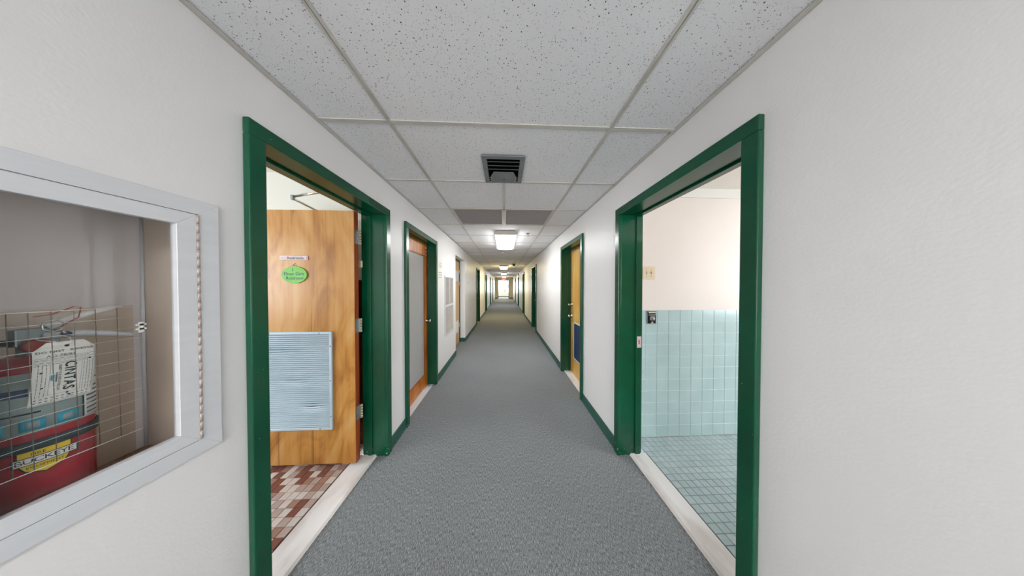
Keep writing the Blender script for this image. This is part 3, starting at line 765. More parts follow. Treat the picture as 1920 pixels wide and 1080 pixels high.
fixture(14.2, -.01, M['lens_cool'], 'cool ceiling light, third along the corridor')
fixture(19.3, 0, M['lens_warm'], 'warm ceiling light furthest away in front of the exit sign')
fixture(-1.5, .02, M['lens_cool'], 'ceiling light over the corridor behind the viewpoint')
# supply diffuser
r = thing('ceiling_diffuser', (0, 1.55, ZC), 'grey square louvred air diffuser set in the ceiling tile', 'vent')
dx0, dx1, dy0, dy1 = -.155, .148, 1.372, 1.728; zf = ZC-.004
b = B(); w = .034
for q in ((dx0, dx1, dy0, dy0+w), (dx0, dx1, dy1-w*.4, dy1), (dx0, dx0+w, dy0+w, dy1-w*.4), (dx1-w, dx1, dy0+w, dy1-w*.4)): b.box(q[0], q[1], q[2], q[3], zf-.004, ZC)
b.obj('frame', M['vent_metal'], r, bevel=.001, seg=1)
b = B(); b.box(dx0+w, dx1-w, dy0+w, dy1-w*.4, ZC+.035, ZC+.045); 
for q in ((dx0+w-.003, dx0+w, dy0+w, dy1-.013), (dx1-w, dx1-w+.003, dy0+w, dy1-.013), (dx0+w, dx1-w, dy0+w-.003, dy0+w), (dx0+w, dx1-w, dy1-.014, dy1-.011)): b.box(*q, ZC-.002, ZC+.045)
b.obj('duct_box', M['duct_dark'], r)
for k in range(3):
    yb = dy0+w+.034+k*.046; b = B()
    b.prism([(dx0+w+.001, yb, ZC-.006), (dx0+w+.001, yb+.008, ZC-.006), (dx0+w+.03, yb-.024, ZC+.026), (dx0+w+.03, yb-.03, ZC+.026)], (0, 0, 0)) if False else None
    b.prism([(dx0+w+.002, yb-.004, ZC-.005), (dx0+w+.002, yb+.003, ZC-.005), (dx0+w+.002, yb+.043, ZC+.022), (dx0+w+.002, yb+.038, ZC+.022)], (dx1-dx0-2*w-.004, 0, 0)); b.obj('louvre_blade', M['vent_metal'], r)
b = B(); yp = dy0+w+.16
b.prism([(dx0+w+.042, yp, ZC-.006), (dx1-w-.042, yp, ZC-.006), (dx1-w-.012, yp+.075, ZC-.006), (dx1-w-.012, dy1-.02, ZC-.006), (dx0+w+.012, dy1-.02, ZC-.006), (dx0+w+.012, yp+.075, ZC-.006)], (0, 0, .003)); b.obj('centre_plate', M['vent_metal'], r)
b = B()
for sg in (-1, 1):
    for k in range(3):
        xx = dx0+w+.014 if sg < 0 else dx1-w-.014; y_ = yp+.072+k*.030
        B().prism([(xx-.011, y_, ZC-.009), (xx+.011, y_, ZC-.009), (xx+.011, y_+.014, ZC-.002), (xx-.011, y_+.014, ZC-.002)], (0, .004, 0)).obj('side_blade', M['white'], r)
B().lathe([(.005, -.0062), (.0045, -.0085)], (.0, dy1-.05, ZC), 'z', 10).obj('screw', M['duct_dark'], r)
# return grilles
for x0, x1, lb in ((T1+.013, -.013, 'left one of two dark grey return air grilles in the ceiling'), (.013, T2-.013, 'right one of two dark grey return air grilles in the ceiling')):
    r = thing('return_grille', ((x0+x1)/2, 2.65, ZC), lb, 'vent', 'pair of grey return air grilles')
    y0_, y1_ = 2.355, 2.938
    b = B(); b.box(x0, x1, y0_, y1_, ZC+.016, ZC+.022); b.obj('filter', M['eggcrate'], r)
    b = B()
    for q in ((x0, x1, y0_, y0_+.014), (x0, x1, y1_-.014, y1_), (x0, x0+.014, y0_, y1_), (x1-.014, x1, y0_, y1_)): b.box(*q, ZC+.003, ZC+.016)
    b.obj('frame', M['tee'], r)
    b = B(); N = 40
    for k in range(1, N): 
        x = x0+.014+(x1-x0-.028)*k/N; b.box(x-.0007, x+.0007, y0_+.014, y1_-.014, ZC+.006, ZC+.016)
        y = y0_+.014+(y1_-y0_-.028)*k/N; b.box(x0+.014, x1-.014, y-.0007, y+.0007, ZC+.006, ZC+.016)
    tag(b.obj('eggcrate_grid', M['eggcrate'], r), kind='stuff')
# sprinklers, detector, plate, dome camera
def sprinkler(x, y, lb):
    r = thing('sprinkler_head', (x, y, ZC), lb, 'sprinkler', 'pendent sprinkler heads')
    B().lathe([(.034, 0), (.034, -.003), (.02, -.010), (.012, -.011)], (x, y, ZC), 'z', 20).obj('escutcheon', M['alu_dark'], r)
    b = B(); b.tube([(x, y, ZC-.01), (x, y, ZC-.024)], .009, 10); b.tube([(x-.01, y, ZC-.02), (x-.013, y, ZC-.036), (x, y, ZC-.048)], .0025, 6); b.tube([(x+.01, y, ZC-.02), (x+.013, y, ZC-.036), (x, y, ZC-.048)], .0025, 6)
    b.obj('frame_arms', M['chrome'], r)
    B().lathe([(.018, -.048), (.018, -.050)], (x, y, ZC), 'z', 16).obj('deflector', M['chrome'], r)
sprinkler(.405, 3.40, 'small sprinkler head beside the nearest lit ceiling light')
sprinkler(.42, 7.45, 'small sprinkler head in front of the black camera dome')
r = thing('smoke_detector', (-.05, 5.35, ZC), 'small round white detector on the ceiling past the nearest light', 'detector')
B().lathe([(.055, 0), (.055, -.012), (.05, -.018)], (-.05, 5.35, ZC), 'z', 24).obj('base', M['white'], r)
B().lathe([(.045, -.018), (.040, -.035), (.02, -.042), (.0001, -.043)], (-.05, 5.35, ZC), 'z', 24).obj('chamber', M['white'], r)
r = thing('ceiling_plate', (-.02, 6.9, ZC), 'slim white rectangular cover plate on the ceiling midway to the second light', 'plate')
B().box(-.165, .125, 6.86, 6.94, ZC-.012, ZC).obj('plate', M['white'], r, bevel=.003)
B().lathe([(.006, -.012), (.005, -.014)], (-.02, 6.9, ZC), 'z', 10).obj('screw', M['alu'], r)
r = thing('security_camera', (.40, 8.05, ZC), 'black dome security camera on the ceiling beside the warm light', 'camera')
B().lathe([(.085, 0), (.085, -.022), (.07, -.032)], (.40, 8.05, ZC), 'z', 28).obj('mount', M['fixture'], r)
B().lathe([(.062, -.032), (.06, -.055), (.045, -.08), (.02, -.095), (.0001, -.099)], (.40, 8.05, ZC), 'z', 28).obj('dome', M['dark'], r)

# exit sign
r = thing('exit_sign', (-.03, 21.0, 2.16), 'glowing red EXIT sign hanging before the bright end opening', 'sign')
ex, ey = -.03, 21.0
b = B(); b.box(ex-.21, ex+.21, ey-.02, ey+.02, 2.02, 2.205); b.obj('housing', M['exit_red'], r, bevel=.004)
place(text_mesh('EXIT', .17, .001), 'lettering', emis('exit_letters', (1, .5, .4), .8), lambda u, v, w_: (ex+u, ey-.022-w_, 2.112+v), r)
b = B(); b.tube([(ex, ey, 2.205), (ex, ey, ZC)], .008, 8); b.lathe([(.05, 0), (.05, -.01)], (ex, ey, ZC), 'z', 20); b.obj('stem', M['white'], r)
# alarm
r = thing('fire_alarm', (XR, 13.6, 2.2), 'small dark red alarm box high over a far right door', 'alarm')
b = B(); b.box(XR-.06, XR, 13.52, 13.66, 2.13, 2.29); b.obj('body', M['red'], r, bevel=.005)
b = B(); b.box(XR-.066, XR-.06, 13.55, 13.63, 2.15, 2.20); b.obj('strobe_lens', M['white'], r)
b = B()
for k in range(4): b.box(XR-.063, XR-.06, 13.54, 13.64, 2.22+k*.015, 2.227+k*.015)
b.obj('sounder_slots', M['dark'], r)
# notice frames between far left doors
for yy, lb in ((16.2, 'pale framed notice board on the left wall between the last two green door frames'), (19.6, 'pale framed notice board on the left wall nearest the lobby')):
    r = thing('notice_board', (XL, yy, 1.4), lb, 'notice board', 'framed notice boards far down the left wall')
    b = B()
    for q in ((yy-.5, yy+.5, 1.08, 1.11), (yy-.5, yy+.5, 1.78, 1.81), (yy-.5, yy-.47, 1.08, 1.81), (yy+.47, yy+.5, 1.08, 1.81)): b.box(XL, XL+.018, *q)
    b.obj('frame', M['alu'], r); b = B(); b.box(XL, XL+.006, yy-.47, yy+.47, 1.11, 1.78); b.obj('board', M['wall_cream'], r)
    for k in range(3):
        b = B(); b.box(XL+.006, XL+.007, yy-.4+k*.28, yy-.4+k*.28+.2, 1.2+.1*(k % 2), 1.5+.1*(k % 2)); b.obj('paper_sheet', M['paper'], r)

# ------------------------------------------------------------------ wall grille, papers
r = thing('wall_grille', (XL, 3.72, 1.1), 'tall grey return grille with a mid rail on the left wall', 'vent')
g0, g1, z0, z1 = 3.42, 4.00, .585, 1.625; w = .03; fx = XL+.012
b = B()
for q in ((g0, g1, z0, z0+w), (g0, g1, z1-w, z1), (g0, g0+w, z0+w, z1-w), (g1-w, g1, z0+w, z1-w)): b.box(XL, fx, *q)
b.obj('frame', M['alu'], r, bevel=.002, seg=1)
b = B(); b.box(XL, fx+.004, g0+w, g1-w, 1.075, 1.115); b.obj('mid_rail', M['alu'], r, bevel=.002, seg=1)
b = B(); b.box(XL, fx, (g0+g1)/2-.008, (g0+g1)/2+.008, 1.115, z1-w); b.obj('divider', M['alu'], r)
b = B(); b.box(XL, XL+.001, g0+w, g1-w, z0+w, z1-w); b.obj('backing', M['eggcrate'], r)
b = B(); z = z0+w+.003
while z < z1-w-.01:
    if not 1.06 < z < 1.112: b.prism([(fx-.003, g0+w, z), (XL+.003, g0+w, z+.006), (XL+.003, g0+w, z+.0085), (fx-.003, g0+w, z+.003)], (0, g1-g0-2*w, 0))
    z += .0098
tag(b.obj('grille_slats', noisy('warm_grey_enamel', srgb(168,162,158), srgb(184,178,174), 6, .45), r), kind='stuff')
def paper(ya, yb, z0, z1, ink, rowsn, label, big):
    r = thing('paper_notice', (XL, (ya+yb)/2, (z0+z1)/2), label, 'notice')
    b = B(); b.box(XL, XL+.0012, ya, yb, z0, z1); b.obj('sheet', M['paper'], r)
    b = B(); h = (z1-z0)/(rowsn+1)
    for k in range(rowsn):
        zc = z1 - (k+1)*h; y = ya+.02+random.random()*.02
        while y < yb-.03:
            wl_ = random.uniform(.012, .028); b.box(XL+.0012, XL+.0016, y, min(y+wl_, yb-.015), zc-h*.13, zc+h*.13); y += wl_+.008
    tag(b.obj('printed_lines', ink, r), kind='stuff')
paper(3.115, 3.305, 1.715, 1.835, M['ink_red'], 3, 'small white paper with red lettering beside the glazed wooden door', 1)
paper(3.10, 3.315, 1.545, 1.69, M['ink_blue'], 3, 'small white paper with dark lettering, lower one beside the glazed door', 1)
r = thing('number_plate', (XL, 5.62, 1.5), 'faint pale number plate on the left wall past the recess', 'sign')
b = B(); b.box(XL, XL+.004, 5.47, 5.80, 1.475, 1.565); b.obj('plate', M['wall'], r)
place(text_mesh('111', .075, .0005, space=1.4), 'lettering', M['ink_grey'], lambda u, v, w_: (XL+.0046+w_, 5.635+u, 1.52+v), r)

# ------------------------------------------------------------------ extinguisher cabinet
cb = thing('extinguisher_cabinet', (XL, .54, .9), 'recessed aluminium framed glass front cabinet holding the red extinguisher', 'cabinet')
oy0, oy1, oz0, oz1 = .338, .744, .897, 1.728; w = .046
def mitre(y0, y1, z0, z1, w, xa, xb, mat, name, parent):
    quads = [((y0,z0),(y1,z0),(y1-w,z0+w),(y0+w,z0+w)), ((y0,z1),(y1,z1),(y1-w,z1-w),(y0+w,z1-w)), ((y0,z0),(y0,z1),(y0+w,z1-w),(y0+w,z0+w)), ((y1,z0),(y1,z1),(y1-w,z1-w),(y1-w,z0+w))]
    for q in quads:
        B().prism([(xa, p[0], p[1]) for p in q], (xb-xa, 0, 0)).obj(name, mat, parent, bevel=.0008, seg=1)
mitre(oy0, oy1, oz0, oz1, w, XL, XL+.009, M['alu'], 'trim_rail', cb)
dy0_, dy1_, dz0_, dz1_ = oy0+w+.002, oy1-w-.006, oz0+w+.002, oz1-w-.002
dr = thing('cabinet_door', (0,0,0), None, None); dr.location = (0,0,0); dr.parent = cb; dr.location = Vector((XL, dy1_, dz0_)) - cb.location
mitre(dy0_, dy1_, dz0_, dz1_, .040, XL-.008, XL+.011, M['alu'], 'door_rail', dr)
b = B(); b.box(XL-.004, XL-.001, dy0_+.036, dy1_-.036, dz0_+.036, dz1_-.036); b.obj('glass_pane', M['glass'], dr)
b = B(); nk = 26
for k in range(nk):
    z = dz0_ + k*(dz1_-dz0_)/nk; b.tube([(XL+.008, dy1_+.0035, z+.0006), (XL+.008, dy1_+.0035, z+(dz1_-dz0_)/nk-.0006)], .0042, 10)
b.obj('piano_hinge', noisy('pinkish_hinge_metal', srgb(196,178,170), srgb(214,198,190), 40, .35, metal=.3), cb)
# box
bx = -1.176; iy0, iy1, iz0, iz1 = .365, .700, .925, 1.70
b = B(); b.box(bx-.003, bx, iy0, iy1, iz0, iz1, M['box_in'])
b.obj('back_panel', None, cb)
b = B(); b.box(bx, bx+.0015, iy0, iy1-.02, iz0, 1.388); b.obj('tan_liner', M['box_brown'], cb)
b = B(); b.box(-1.024, -1.0195, .600, .607, 1.318, 1.348); b.box(-1.024, -1.0195, .596, .611, 1.326, 1.331); b.box(-1.024, -1.0195, .596, .611, 1.338, 1.343); b.obj('mesh_clip', M['white'], cb)
b = B(); b.box(bx, XL-.010, iy0-.002, iy0, iz0, iz1); b.box(bx, XL-.010, iy1, iy1+.002, iz0, iz1); b.box(bx, XL-.010, iy0, iy1, iz1, iz1+.002); b.obj('side_panel', M['box_brown'], cb)
b = B(); b.box(bx, XL-.010, iy0, iy1, iz0-.002, iz0); b.obj('bottom_panel', M['rust'], cb)
b = B(); b.tube([(bx+.002, iy1-.002, iz0), (bx+.004, iy1-.004, 1.2), (bx+.002, iy1-.002, iz1)], .004, 6); b.obj('corner_seam', M['alu'], cb)
b = B()
for z in (1.56, 1.06): b.lathe([(.006, 0), (.005, -.002)], (-1.075, iy1, z), 'y', 12)
tag(b.obj('screw', M['dark'], cb), kind='stuff')
# score wires behind the glass
xw = -1.021
for z in [1.392 - .0288*k for k in range(1, 12)]: B().tube([(xw, .385, z), (xw, .603, z)], .00048, 5).obj('cross_wire', M['wire'], cb)
for z in (1.392, 1.047): B().tube([(xw, .385, z), (xw, .603, z)], .0009, 6).obj('rim_wire', M['wire'], cb)
for y in (.412, .431, .451, .470, .492, .516, .541, .569): B().tube([(xw-.0012, y, 1.392), (xw-.0012, y+.001, 1.2), (xw-.0012, y+.002, 1.047)], .0006, 5).obj('upright_wire', M['wire_dark'], cb)
# extinguisher
AX, AY, RR = -1.104, .512, .062
fe = thing('fire_extinguisher', (AX, AY, iz0), 'red fire extinguisher with grey label standing inside the glass cabinet', 'extinguisher')
B().lathe([(.055, 0), (.058, .006), (RR, .012), (RR, .325), (RR*.96, .338), (RR*.8, .350), (RR*.5, .360), (.022, .364)], (AX, AY, iz0), 'z', 56).obj('cylinder', M['red'], fe)
def arc(a0, a1, z0, z1, rad, th, mat, name, n=24, parent=fe, ztilt=0):
    b = B(); vs = []
    for i in range(n+1):
        a_ = math.radians(a0+(a1-a0)*i/n); row = []
        for rr in (rad, rad+th):
            for z in (z0, z1): row.append(b.bm.verts.new((AX+rr*math.cos(a_), AY+rr*math.sin(a_), z)))
        vs.append(row)
    for p, q in zip(vs, vs[1:]):
        for i_, j_ in ((0,1), (1,3), (3,2), (2,0)): b.bm.faces.new((p[i_], p[j_], q[j_], q[i_])).smooth = True
    b.bm.faces.new((vs[0][0], vs[0][1], vs[0][3], vs[0][2])); b.bm.faces.new((vs[-1][0], vs[-1][1], vs[-1][3], vs[-1][2]))
    return b.obj(name, mat, parent)
lab = arc(-150, 100, 1.122, 1.256, RR, .0006, M['label_teal'], 'instruction_label')
for a0 in (-72, -38, -6):
    ic = arc(a0, a0+22, 1.128, 1.152, RR+.0006, .0003, M['blue_icon'], 'pictogram', 6)
    arc(a0+5, a0+17, 1.133, 1.147, RR+.0009, .0002, M['label_teal'], 'pictogram_figure', 4)
arc(25, 60, 1.126, 1.25, RR+.0006, .0002, M['paper'], 'fine_print_panel', 8)
b = B()
arc(22, 24, 1.124, 1.254, RR+.0007, .0003, M['ink'], 'label_rule', 2)
for k in range(11): arc(28, 56, 1.131+k*.0105, 1.1345+k*.0105, RR+.0008, .0002, M['ink_grey'], 'print_line', 6) if k % 2 == 0 or k < 6 else None
arc(-90, -30, 1.205, 1.222, RR+.0006, .0002, M['ink_blue'], 'label_bar', 8)
arc(-60, -20, 1.165, 1.1685, RR+.0006, .0002, M['ink'], 'hose_drawing', 8)
arc(-180, 180, 1.083, 1.104, RR, .0035, M['band_gap_dark'], 'strap', 48)
cyl = lambda ac, zc, rad, slope=0: (lambda u, v, w_: (AX+(rad+w_)*math.cos(math.radians(ac)+u/rad), AY+(rad+w_)*math.sin(math.radians(ac)+u/rad), zc+v+u*slope))
def flatpoly(pts, th=.0003, sub=.004):
    b = B(); xs = [p[0] for p in pts]
    # fine strips so that it wraps the cylinder
    v = [b.bm.verts.new((x, y, 0)) for x, y in pts]; b.bm.faces.new(v)
    x = min(xs)+sub
    while x < max(xs):
        bmesh.ops.bisect_plane(b.bm, geom=b.bm.verts[:]+b.bm.edges[:]+b.bm.faces[:], plane_co=(x,0,0), plane_no=(1,0,0)); x += sub
    me = bpy.data.meshes.new('printed_shape'); b.bm.to_mesh(me); b.bm.free(); return me
sh = [(-.025, .022), (-.012, .022), (0, .030), (.012, .022), (.025, .022), (.025, -.004), (.018, -.020), (0, -.030), (-.018, -.020), (-.025, -.004)]
LA, LZ = -17, 1.060
place(flatpoly([(x*1.08, y*1.08) for x, y in sh]), 'badge_outline', M['ink'], cyl(LA, LZ, RR+.0006), fe)
place(flatpoly(sh), 'badge', M['yellow'], cyl(LA, LZ, RR+.0010), fe)
place(flatpoly([(-.031, -.008), (.034, -.008), (.034, .010), (-.031, .010)]), 'badge_bar_edge', M['ink'], cyl(LA, LZ, RR+.0014), fe)
place(flatpoly([(-.029, -.0065), (.032, -.0065), (.032, .0085), (-.029, .0085)]), 'badge_bar', M['paper'], cyl(LA, LZ, RR+.0017), fe)
place(text_mesh('BUCKEYE', .0150, .0001, space=.86), 'lettering', M['ink'], cyl(LA, LZ+.001, RR+.0020), fe)
place(text_mesh('FIRE', .0080, .0001), 'lettering', M['ink'], cyl(LA-6, LZ+.015, RR+.0014), fe)
place(text_mesh('EQUIPMENT', .0066, .0001), 'lettering', M['ink'], cyl(LA, LZ-.014, RR+.0014), fe)
b = B(); b.lathe([(.016, 0), (.016, .028), (.012, .03), (.012, .045)], (AX, AY, iz0+.362), 'z', 20)
b.box(AX-.010, AX+.010, AY-.022, AY+.025, iz0+.385, iz0+.425); b.obj('valve', M['alu_dark'], fe, bevel=.003)
b = B(); b.tube([(AX+.005, AY+.01, iz0+.425), (AX+.008, AY+.045, iz0+.447), (AX+.01, AY+.103, iz0+.468)], [.010, .008, .005], 8); o = b.obj('upper_lever', M['white'], fe)
b = B(); b.tube([(AX+.005, AY+.005, iz0+.405), (AX+.008, AY+.05, iz0+.402), (AX+.01, AY+.115, iz0+.384), (AX+.01, AY+.122, iz0+.376)], [.010, .009, .006, .003], 8); b.obj('lower_lever', M['alu'], fe)
B().lathe([(.007, 0), (.006, .003)], (AX+.0155, AY+.028, iz0+.405), 'x', 14).obj('lever_rivet', M['ink_blue'], fe)
B().lathe([(.015, 0), (.015, .008), (.013, .010)], (AX+.011, AY-.004, iz0+.385), 'x', 20).obj('gauge', M['ink_red'], fe)
b = B(); b.tube([(AX, AY-.02, iz0+.395), (AX+.01, AY-.05, iz0+.40), (AX+.02, AY-.075, iz0+.37), (AX+.025, AY-.082, iz0+.25), (AX+.02, AY-.080, iz0+.12)], .008, 10); b.obj('hose', M['dark'], fe)
b = B(); pts = [(AX+.012, AY-.005, iz0+.452), (AX+.02, AY+.01, iz0+.456), (AX+.02, AY+.035, iz0+.472), (AX+.016, AY+.046, iz0+.470), (AX+.022, AY+.04, iz0+.445), (AX+.024, AY+.018, iz0+.425)]
b.tube(pts, .0012, 6); b.obj('tamper_seal', M['ink_red'], fe)
b = B(); b.tube([(AX+.010, AY+.018, iz0+.42), (AX+.030, AY+.02, iz0+.41)], .0018, 8)
R0 = Vector((AX+.034, AY+.005, iz0+.43)); b.tube([R0+Vector((.0, .012*math.cos(t*.6), .014*math.sin(t*.6))) for t in range(11)], .0016, 6); b.obj('safety_pin', M['chrome'], fe)
# tag (own thing, hangs on the extinguisher)
tg = thing('inspection_tag', (-1.031, .51, 1.31), 'white inspection tag hanging by a thin tie on the extinguisher neck', 'tag')
tw, thh = .068, .138
def tagmap(u, v, w_):      # u right (0 at centre), v up from tag centre ; tilted a few degrees and slightly curled
    a_ = math.radians(-1.5); uu = u*math.cos(a_) - v*math.sin(a_); vv = u*math.sin(a_) + v*math.cos(a_)
    return (-1.0345 + .004*math.cos(uu/.04*1.3) + .002*math.sin(vv*22) + w_, .5060 + uu + .005*math.cos(vv*16), 1.251 + vv)
pts = [(-tw/2, -thh/2), (tw/2, -thh/2), (tw/2, thh/2-.018), (tw/2-.014, thh/2), (-tw/2+.014, thh/2), (-tw/2, thh/2-.018)]
b = B(); v = [b.bm.verts.new((x, y, 0)) for x, y in pts]; b.bm.faces.new(v)
for ax, rng in (((1,0,0), [i*.006 for i in range(-6, 7)]), ((0,1,0), [i*.01 for i in range(-7, 8)])):
    for q in rng: bmesh.ops.bisect_plane(b.bm, geom=b.bm.verts[:]+b.bm.edges[:]+b.bm.faces[:], plane_co=(q*ax[0], q*ax[1], 0), plane_no=ax)
me = bpy.data.meshes.new('tag_card'); b.bm.to_mesh(me); b.bm.free()
for p in me.polygons: p.use_smooth = True
card = place(me, 'card', M['paper'], tagmap, tg); sm = card.modifiers.new('thick', 'SOLIDIFY'); sm.thickness = .0004
def tg_text(body, size, u, v, rot, mat=M['ink'], sp=1.0, bold=0):
    c_, s_ = math.cos(rot), math.sin(rot)
    place(text_mesh(body, size, .00008, space=sp, bold=bold), 'lettering', mat, lambda a_, b_, w_: tagmap(u + a_*c_ - b_*s_, v + a_*s_ + b_*c_, w_+.0007), tg)
tg_text('DO NOT', .0070, -.017, .0475, 0, sp=1.05); tg_text('REMOVE', .0070, .017, .0475, 0, sp=1.05)
tg_text('AG 78/81', .0078, -.006, .0375, 0, M['ink_grey'])
tg_text('CINTAS', .0180, .0035, -.012, -math.pi/2, M['ink'], 1.08, .0004); tg_text('READY FOR THE WORKDAY', .0046, -.0075, -.014, -math.pi/2)
for k, (l, u) in enumerate(((.022, -.0105), (.016, -.0135), (.012, -.0155))):
    place(flatpoly([(-.0008, -l/2), (.0008, -l/2), (.0008, l/2), (-.0008, l/2)], sub=.01), 'print_line', M['blue_icon'] if k else M['ink_grey'], (lambda uu: (lambda a_, b_, w_: tagmap(a_+uu, b_-.012, .0007)))(u), tg)
b = B()
def rule(x0, x1, y0, y1):
    n_ = max(1, int(max(x1-x0, y1-y0)/.012)); hx = (x1-x0) > (y1-y0)
    for i in range(n_):
        if hx: q = (x0+(x1-x0)*i/n_, x0+(x1-x0)*(i+1)/n_, y0, y1)
        else: q = (x0, x1, y0+(y1-y0)*i/n_, y0+(y1-y0)*(i+1)/n_)
        b.bm.faces.new([b.bm.verts.new((x, y, 0)) for x, y in ((q[0], q[2]), (q[1], q[2]), (q[1], q[3]), (q[0], q[3]))])
for y in (.034, .028, .022): rule(-.034, .034, y, y+.0006)
rule(.0165, .0169, -.05, .018); rule(-.0176, -.0172, -.05, .018); rule(-.0172, .0165, -.0504, -.05)
random.seed(3)
for x in (.0195, .0230, .0265, .0300, -.0210, -.0250, -.0290):
    y = -.052
    while y < .016:
        l = random.uniform(.003, .009); rule(x-.0003, x+.0003, y, y+l); y += l+.0016
for i in range(11): rule(-.030+i*.0055, -.0275+i*.0055, -.0575, -.0555); rule(-.030+i*.0055, -.0272+i*.0055, -.0635, -.0615)
for y in (.0185, .0245, .0305):
    x = -.033
    while x < .02:
        l = random.uniform(.003, .008); rule(x, x+l, y, y+.0009); x += l+.0015
me = bpy.data.meshes.new('print'); b.bm.to_mesh(me); b.bm.free(); place(me, 'fine_print', M['ink_grey'], lambda a_, b_, w_: tagmap(a_, b_, .0006), tg)
b = B()
for x, y in ((.026, .021), (-.0262, .002), (-.0240, -.032), (.003, -.052), (.006, -.058)):
    vs = [b.bm.verts.new((x+.0016*math.cos(t*math.pi/5), y+.0016*math.sin(t*math.pi/5), 0)) for t in range(10)]; b.bm.faces.new(vs)
vs = [b.bm.verts.new((.0+.003*math.cos(t*math.pi/5), .0585+.0028*math.sin(t*math.pi/5), 0)) for t in range(10)]; b.bm.faces.new(vs)
me = bpy.data.meshes.new('punch'); b.bm.to_mesh(me); b.bm.free(); ph = place(me, 'punch_hole', M['ink'], lambda a_, b_, w_: tagmap(a_, b_, .0009), tg)
tag(ph, kind='stuff')
h_ = tagmap(0, .0585, 0)
b = B(); b.tube([(h_[0]-.003, h_[1], h_[2]), (h_[0]+.003, h_[1]+.004, h_[2]+.006), (-1.045, h_[1]+.012, 1.325), (-1.075, AY+.012, 1.332), (-1.09, AY-.005, 1.325), (-1.05, AY-.018, 1.325), (h_[0]+.001, h_[1]-.012, h_[2]+.012)], .0011, 6); b.obj('tie', M['white'], tg)

# ------------------------------------------------------------------ far end opening, lobby, outdoors
oc = thing('door_20', ((EX0+EX1)/2, YE, 0), 'dark framed opening at the far end leading to the bright lobby', 'door', kind='structure')
b = B(); b.box(EX0-.045, EX0, YE-.02, YE+.13, 0, 2.035); b.box(EX1, EX1+.045, YE-.02, YE+.13, 0, 2.035); b.box(EX0-.045, EX1+.045, YE-.02, YE+.13, 2.035, 2.075)
b.obj('casing', M['green'], oc, bevel=.003)
LYE = 25.1
b = B(); b.box(-1.75, -1.65, YE+.12, LYE, 0, 2.6); tag(b.obj('wall_lobby_left', M['wall_cream']), 'cream left wall of the end lobby', 'wall', kind='structure')
b = B(); b.box(1.65, 1.75, YE+.12, LYE, 0, 2.6); tag(b.obj('wall_lobby_right', M['wall_cream']), 'cream right wall of the end lobby', 'wall', kind='structure')
b = B(); b.box(-1.75, 1.75, LYE, LYE+.12, 0, .56); b.box(-1.75, -1.0, LYE, LYE+.12, .56, 2.25); b.box(1.0, 1.75, LYE, LYE+.12, .56, 2.25); b.box(-1.75, 1.75, LYE, LYE+.12, 2.25, 2.6)
tag(b.obj('wall_lobby_end', M['wall_cream']), 'cream wall under the big bright window in the end lobby', 'wall', kind='structure')
b = B(); b.box(-1.75, 1.75, YE+.12, LYE+.12, 2.45, 2.5); tag(b.obj('ceiling_lobby', M['wall_cream']), 'cream ceiling of the end lobby', 'ceiling', kind='structure')
b = B(); b.box(-1.65, 1.65, LYE-.012, LYE, 0, .1); tag(b.obj('baseboard_lobby', M['base_brown']), 'dark baseboard under the lobby window', 'baseboard', kind='structure')
for s_, x in (('left', -1.65), ('right', XR+WT)):
    b = B(); b.box(x if x < 0 else x, (XL-WT) if x < 0 else 1.65, YE+.12, LYE, -.05, 0); tag(b.obj('floor_lobby_'+s_, M['carpet']), 'carpet strip on the %s side of the end lobby' % s_, 'floor', kind='structure')
wn = thing('window_1', (0, LYE, .56), 'large bright white framed window at the end of the corridor', 'window', kind='structure')
b = B()
for q in ((-1.0, 1.0, .56, .61), (-1.0, 1.0, 2.2, 2.25), (-1.0, -.95, .61, 2.2), (.95, 1.0, .61, 2.2), (-1.0, 1.0, 1.12, 1.15), (.0, .04, .61, 1.12)): b.box(q[0], q[1], LYE+.03, LYE+.08, q[2], q[3])
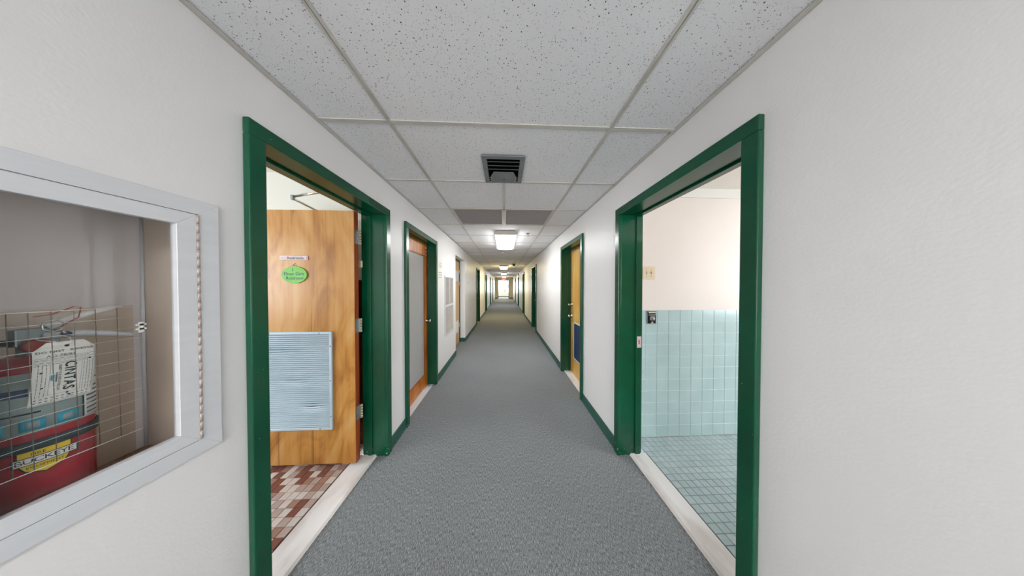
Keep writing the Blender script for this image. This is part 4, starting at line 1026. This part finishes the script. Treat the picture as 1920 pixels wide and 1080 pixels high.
b.obj('window_frame', M['white'], wn); b = B(); b.box(-.95, .95, LYE+.05, LYE+.055, .61, 2.2); b.obj('pane', M['glass'], wn)
b = B(); b.box(-40, 40, LYE+.12, 90, -.4, -.35); tag(b.obj('ground', M['grass']), 'pale lawn outside the end window', 'ground', kind='structure')
b = B(); b.box(-40, 40, 38, 46, -.35, -.33); tag(b.obj('road', M['asphalt']), 'pale road beyond the lawn outside the end window', 'road', kind='structure')
def tree(x, y, h, lb):
    r = thing('tree', (x, y, -.35), lb, 'tree', 'trees outside the end window')
    B().tube([(x, y, -.35), (x+.1, y, h*.4), (x, y, h*.8)], [.16, .12, .05], 8).obj('trunk', M['bark'], r)
    b = B()
    for i in range(260):
        a1, a2, rr = random.uniform(0, 6.28), random.uniform(-1.3, 1.5), random.uniform(.4, 1)*h*.3
        p = Vector((x+rr*math.cos(a1)*math.cos(a2), y+rr*math.sin(a1)*math.cos(a2), h*.68+rr*math.sin(a2)*1.1))
        n_ = [p + Vector((random.uniform(-1,1), random.uniform(-1,1), random.uniform(-1,1)))*.22 for _ in range(4)]
        b.bm.faces.new([b.bm.verts.new(q) for q in n_])
    tag(b.obj('crown', M['leaf'], r), kind='stuff')
tree(-1.7, 36, 4.2, 'yellow green tree outside left of the end window'); tree(1.3, 50, 5.5, 'taller tree outside right of the end window')
r = thing('utility_pole', (.25, 48, -.35), 'thin grey pole standing outside the end window', 'pole')
B().tube([(.25, 48, -.35), (.25, 48, 9)], [.14, .1], 10).obj('shaft', M['bark'], r); B().box(-.7, 1.2, 47.95, 48.05, 7.6, 7.75).obj('crossarm', M['bark'], r)
r = thing('house', (3, 58, -.35), 'pale house outside beyond the road', 'house')
B().box(-1, 9, 58, 64, -.35, 2.6).obj('walls', M['sidewall'], r)
B().prism([(-1.4, 57.5, 2.6), (-1.4, 64.5, 2.6), (-1.4, 61, 4.6)], (10.8, 0, 0)).obj('roof', M['alu_dark'], r)
for k in range(3): B().box(.2+k*2.8, 1.4+k*2.8, 57.96, 58.0, .7, 1.9).obj('window', M['ink_grey'], r)
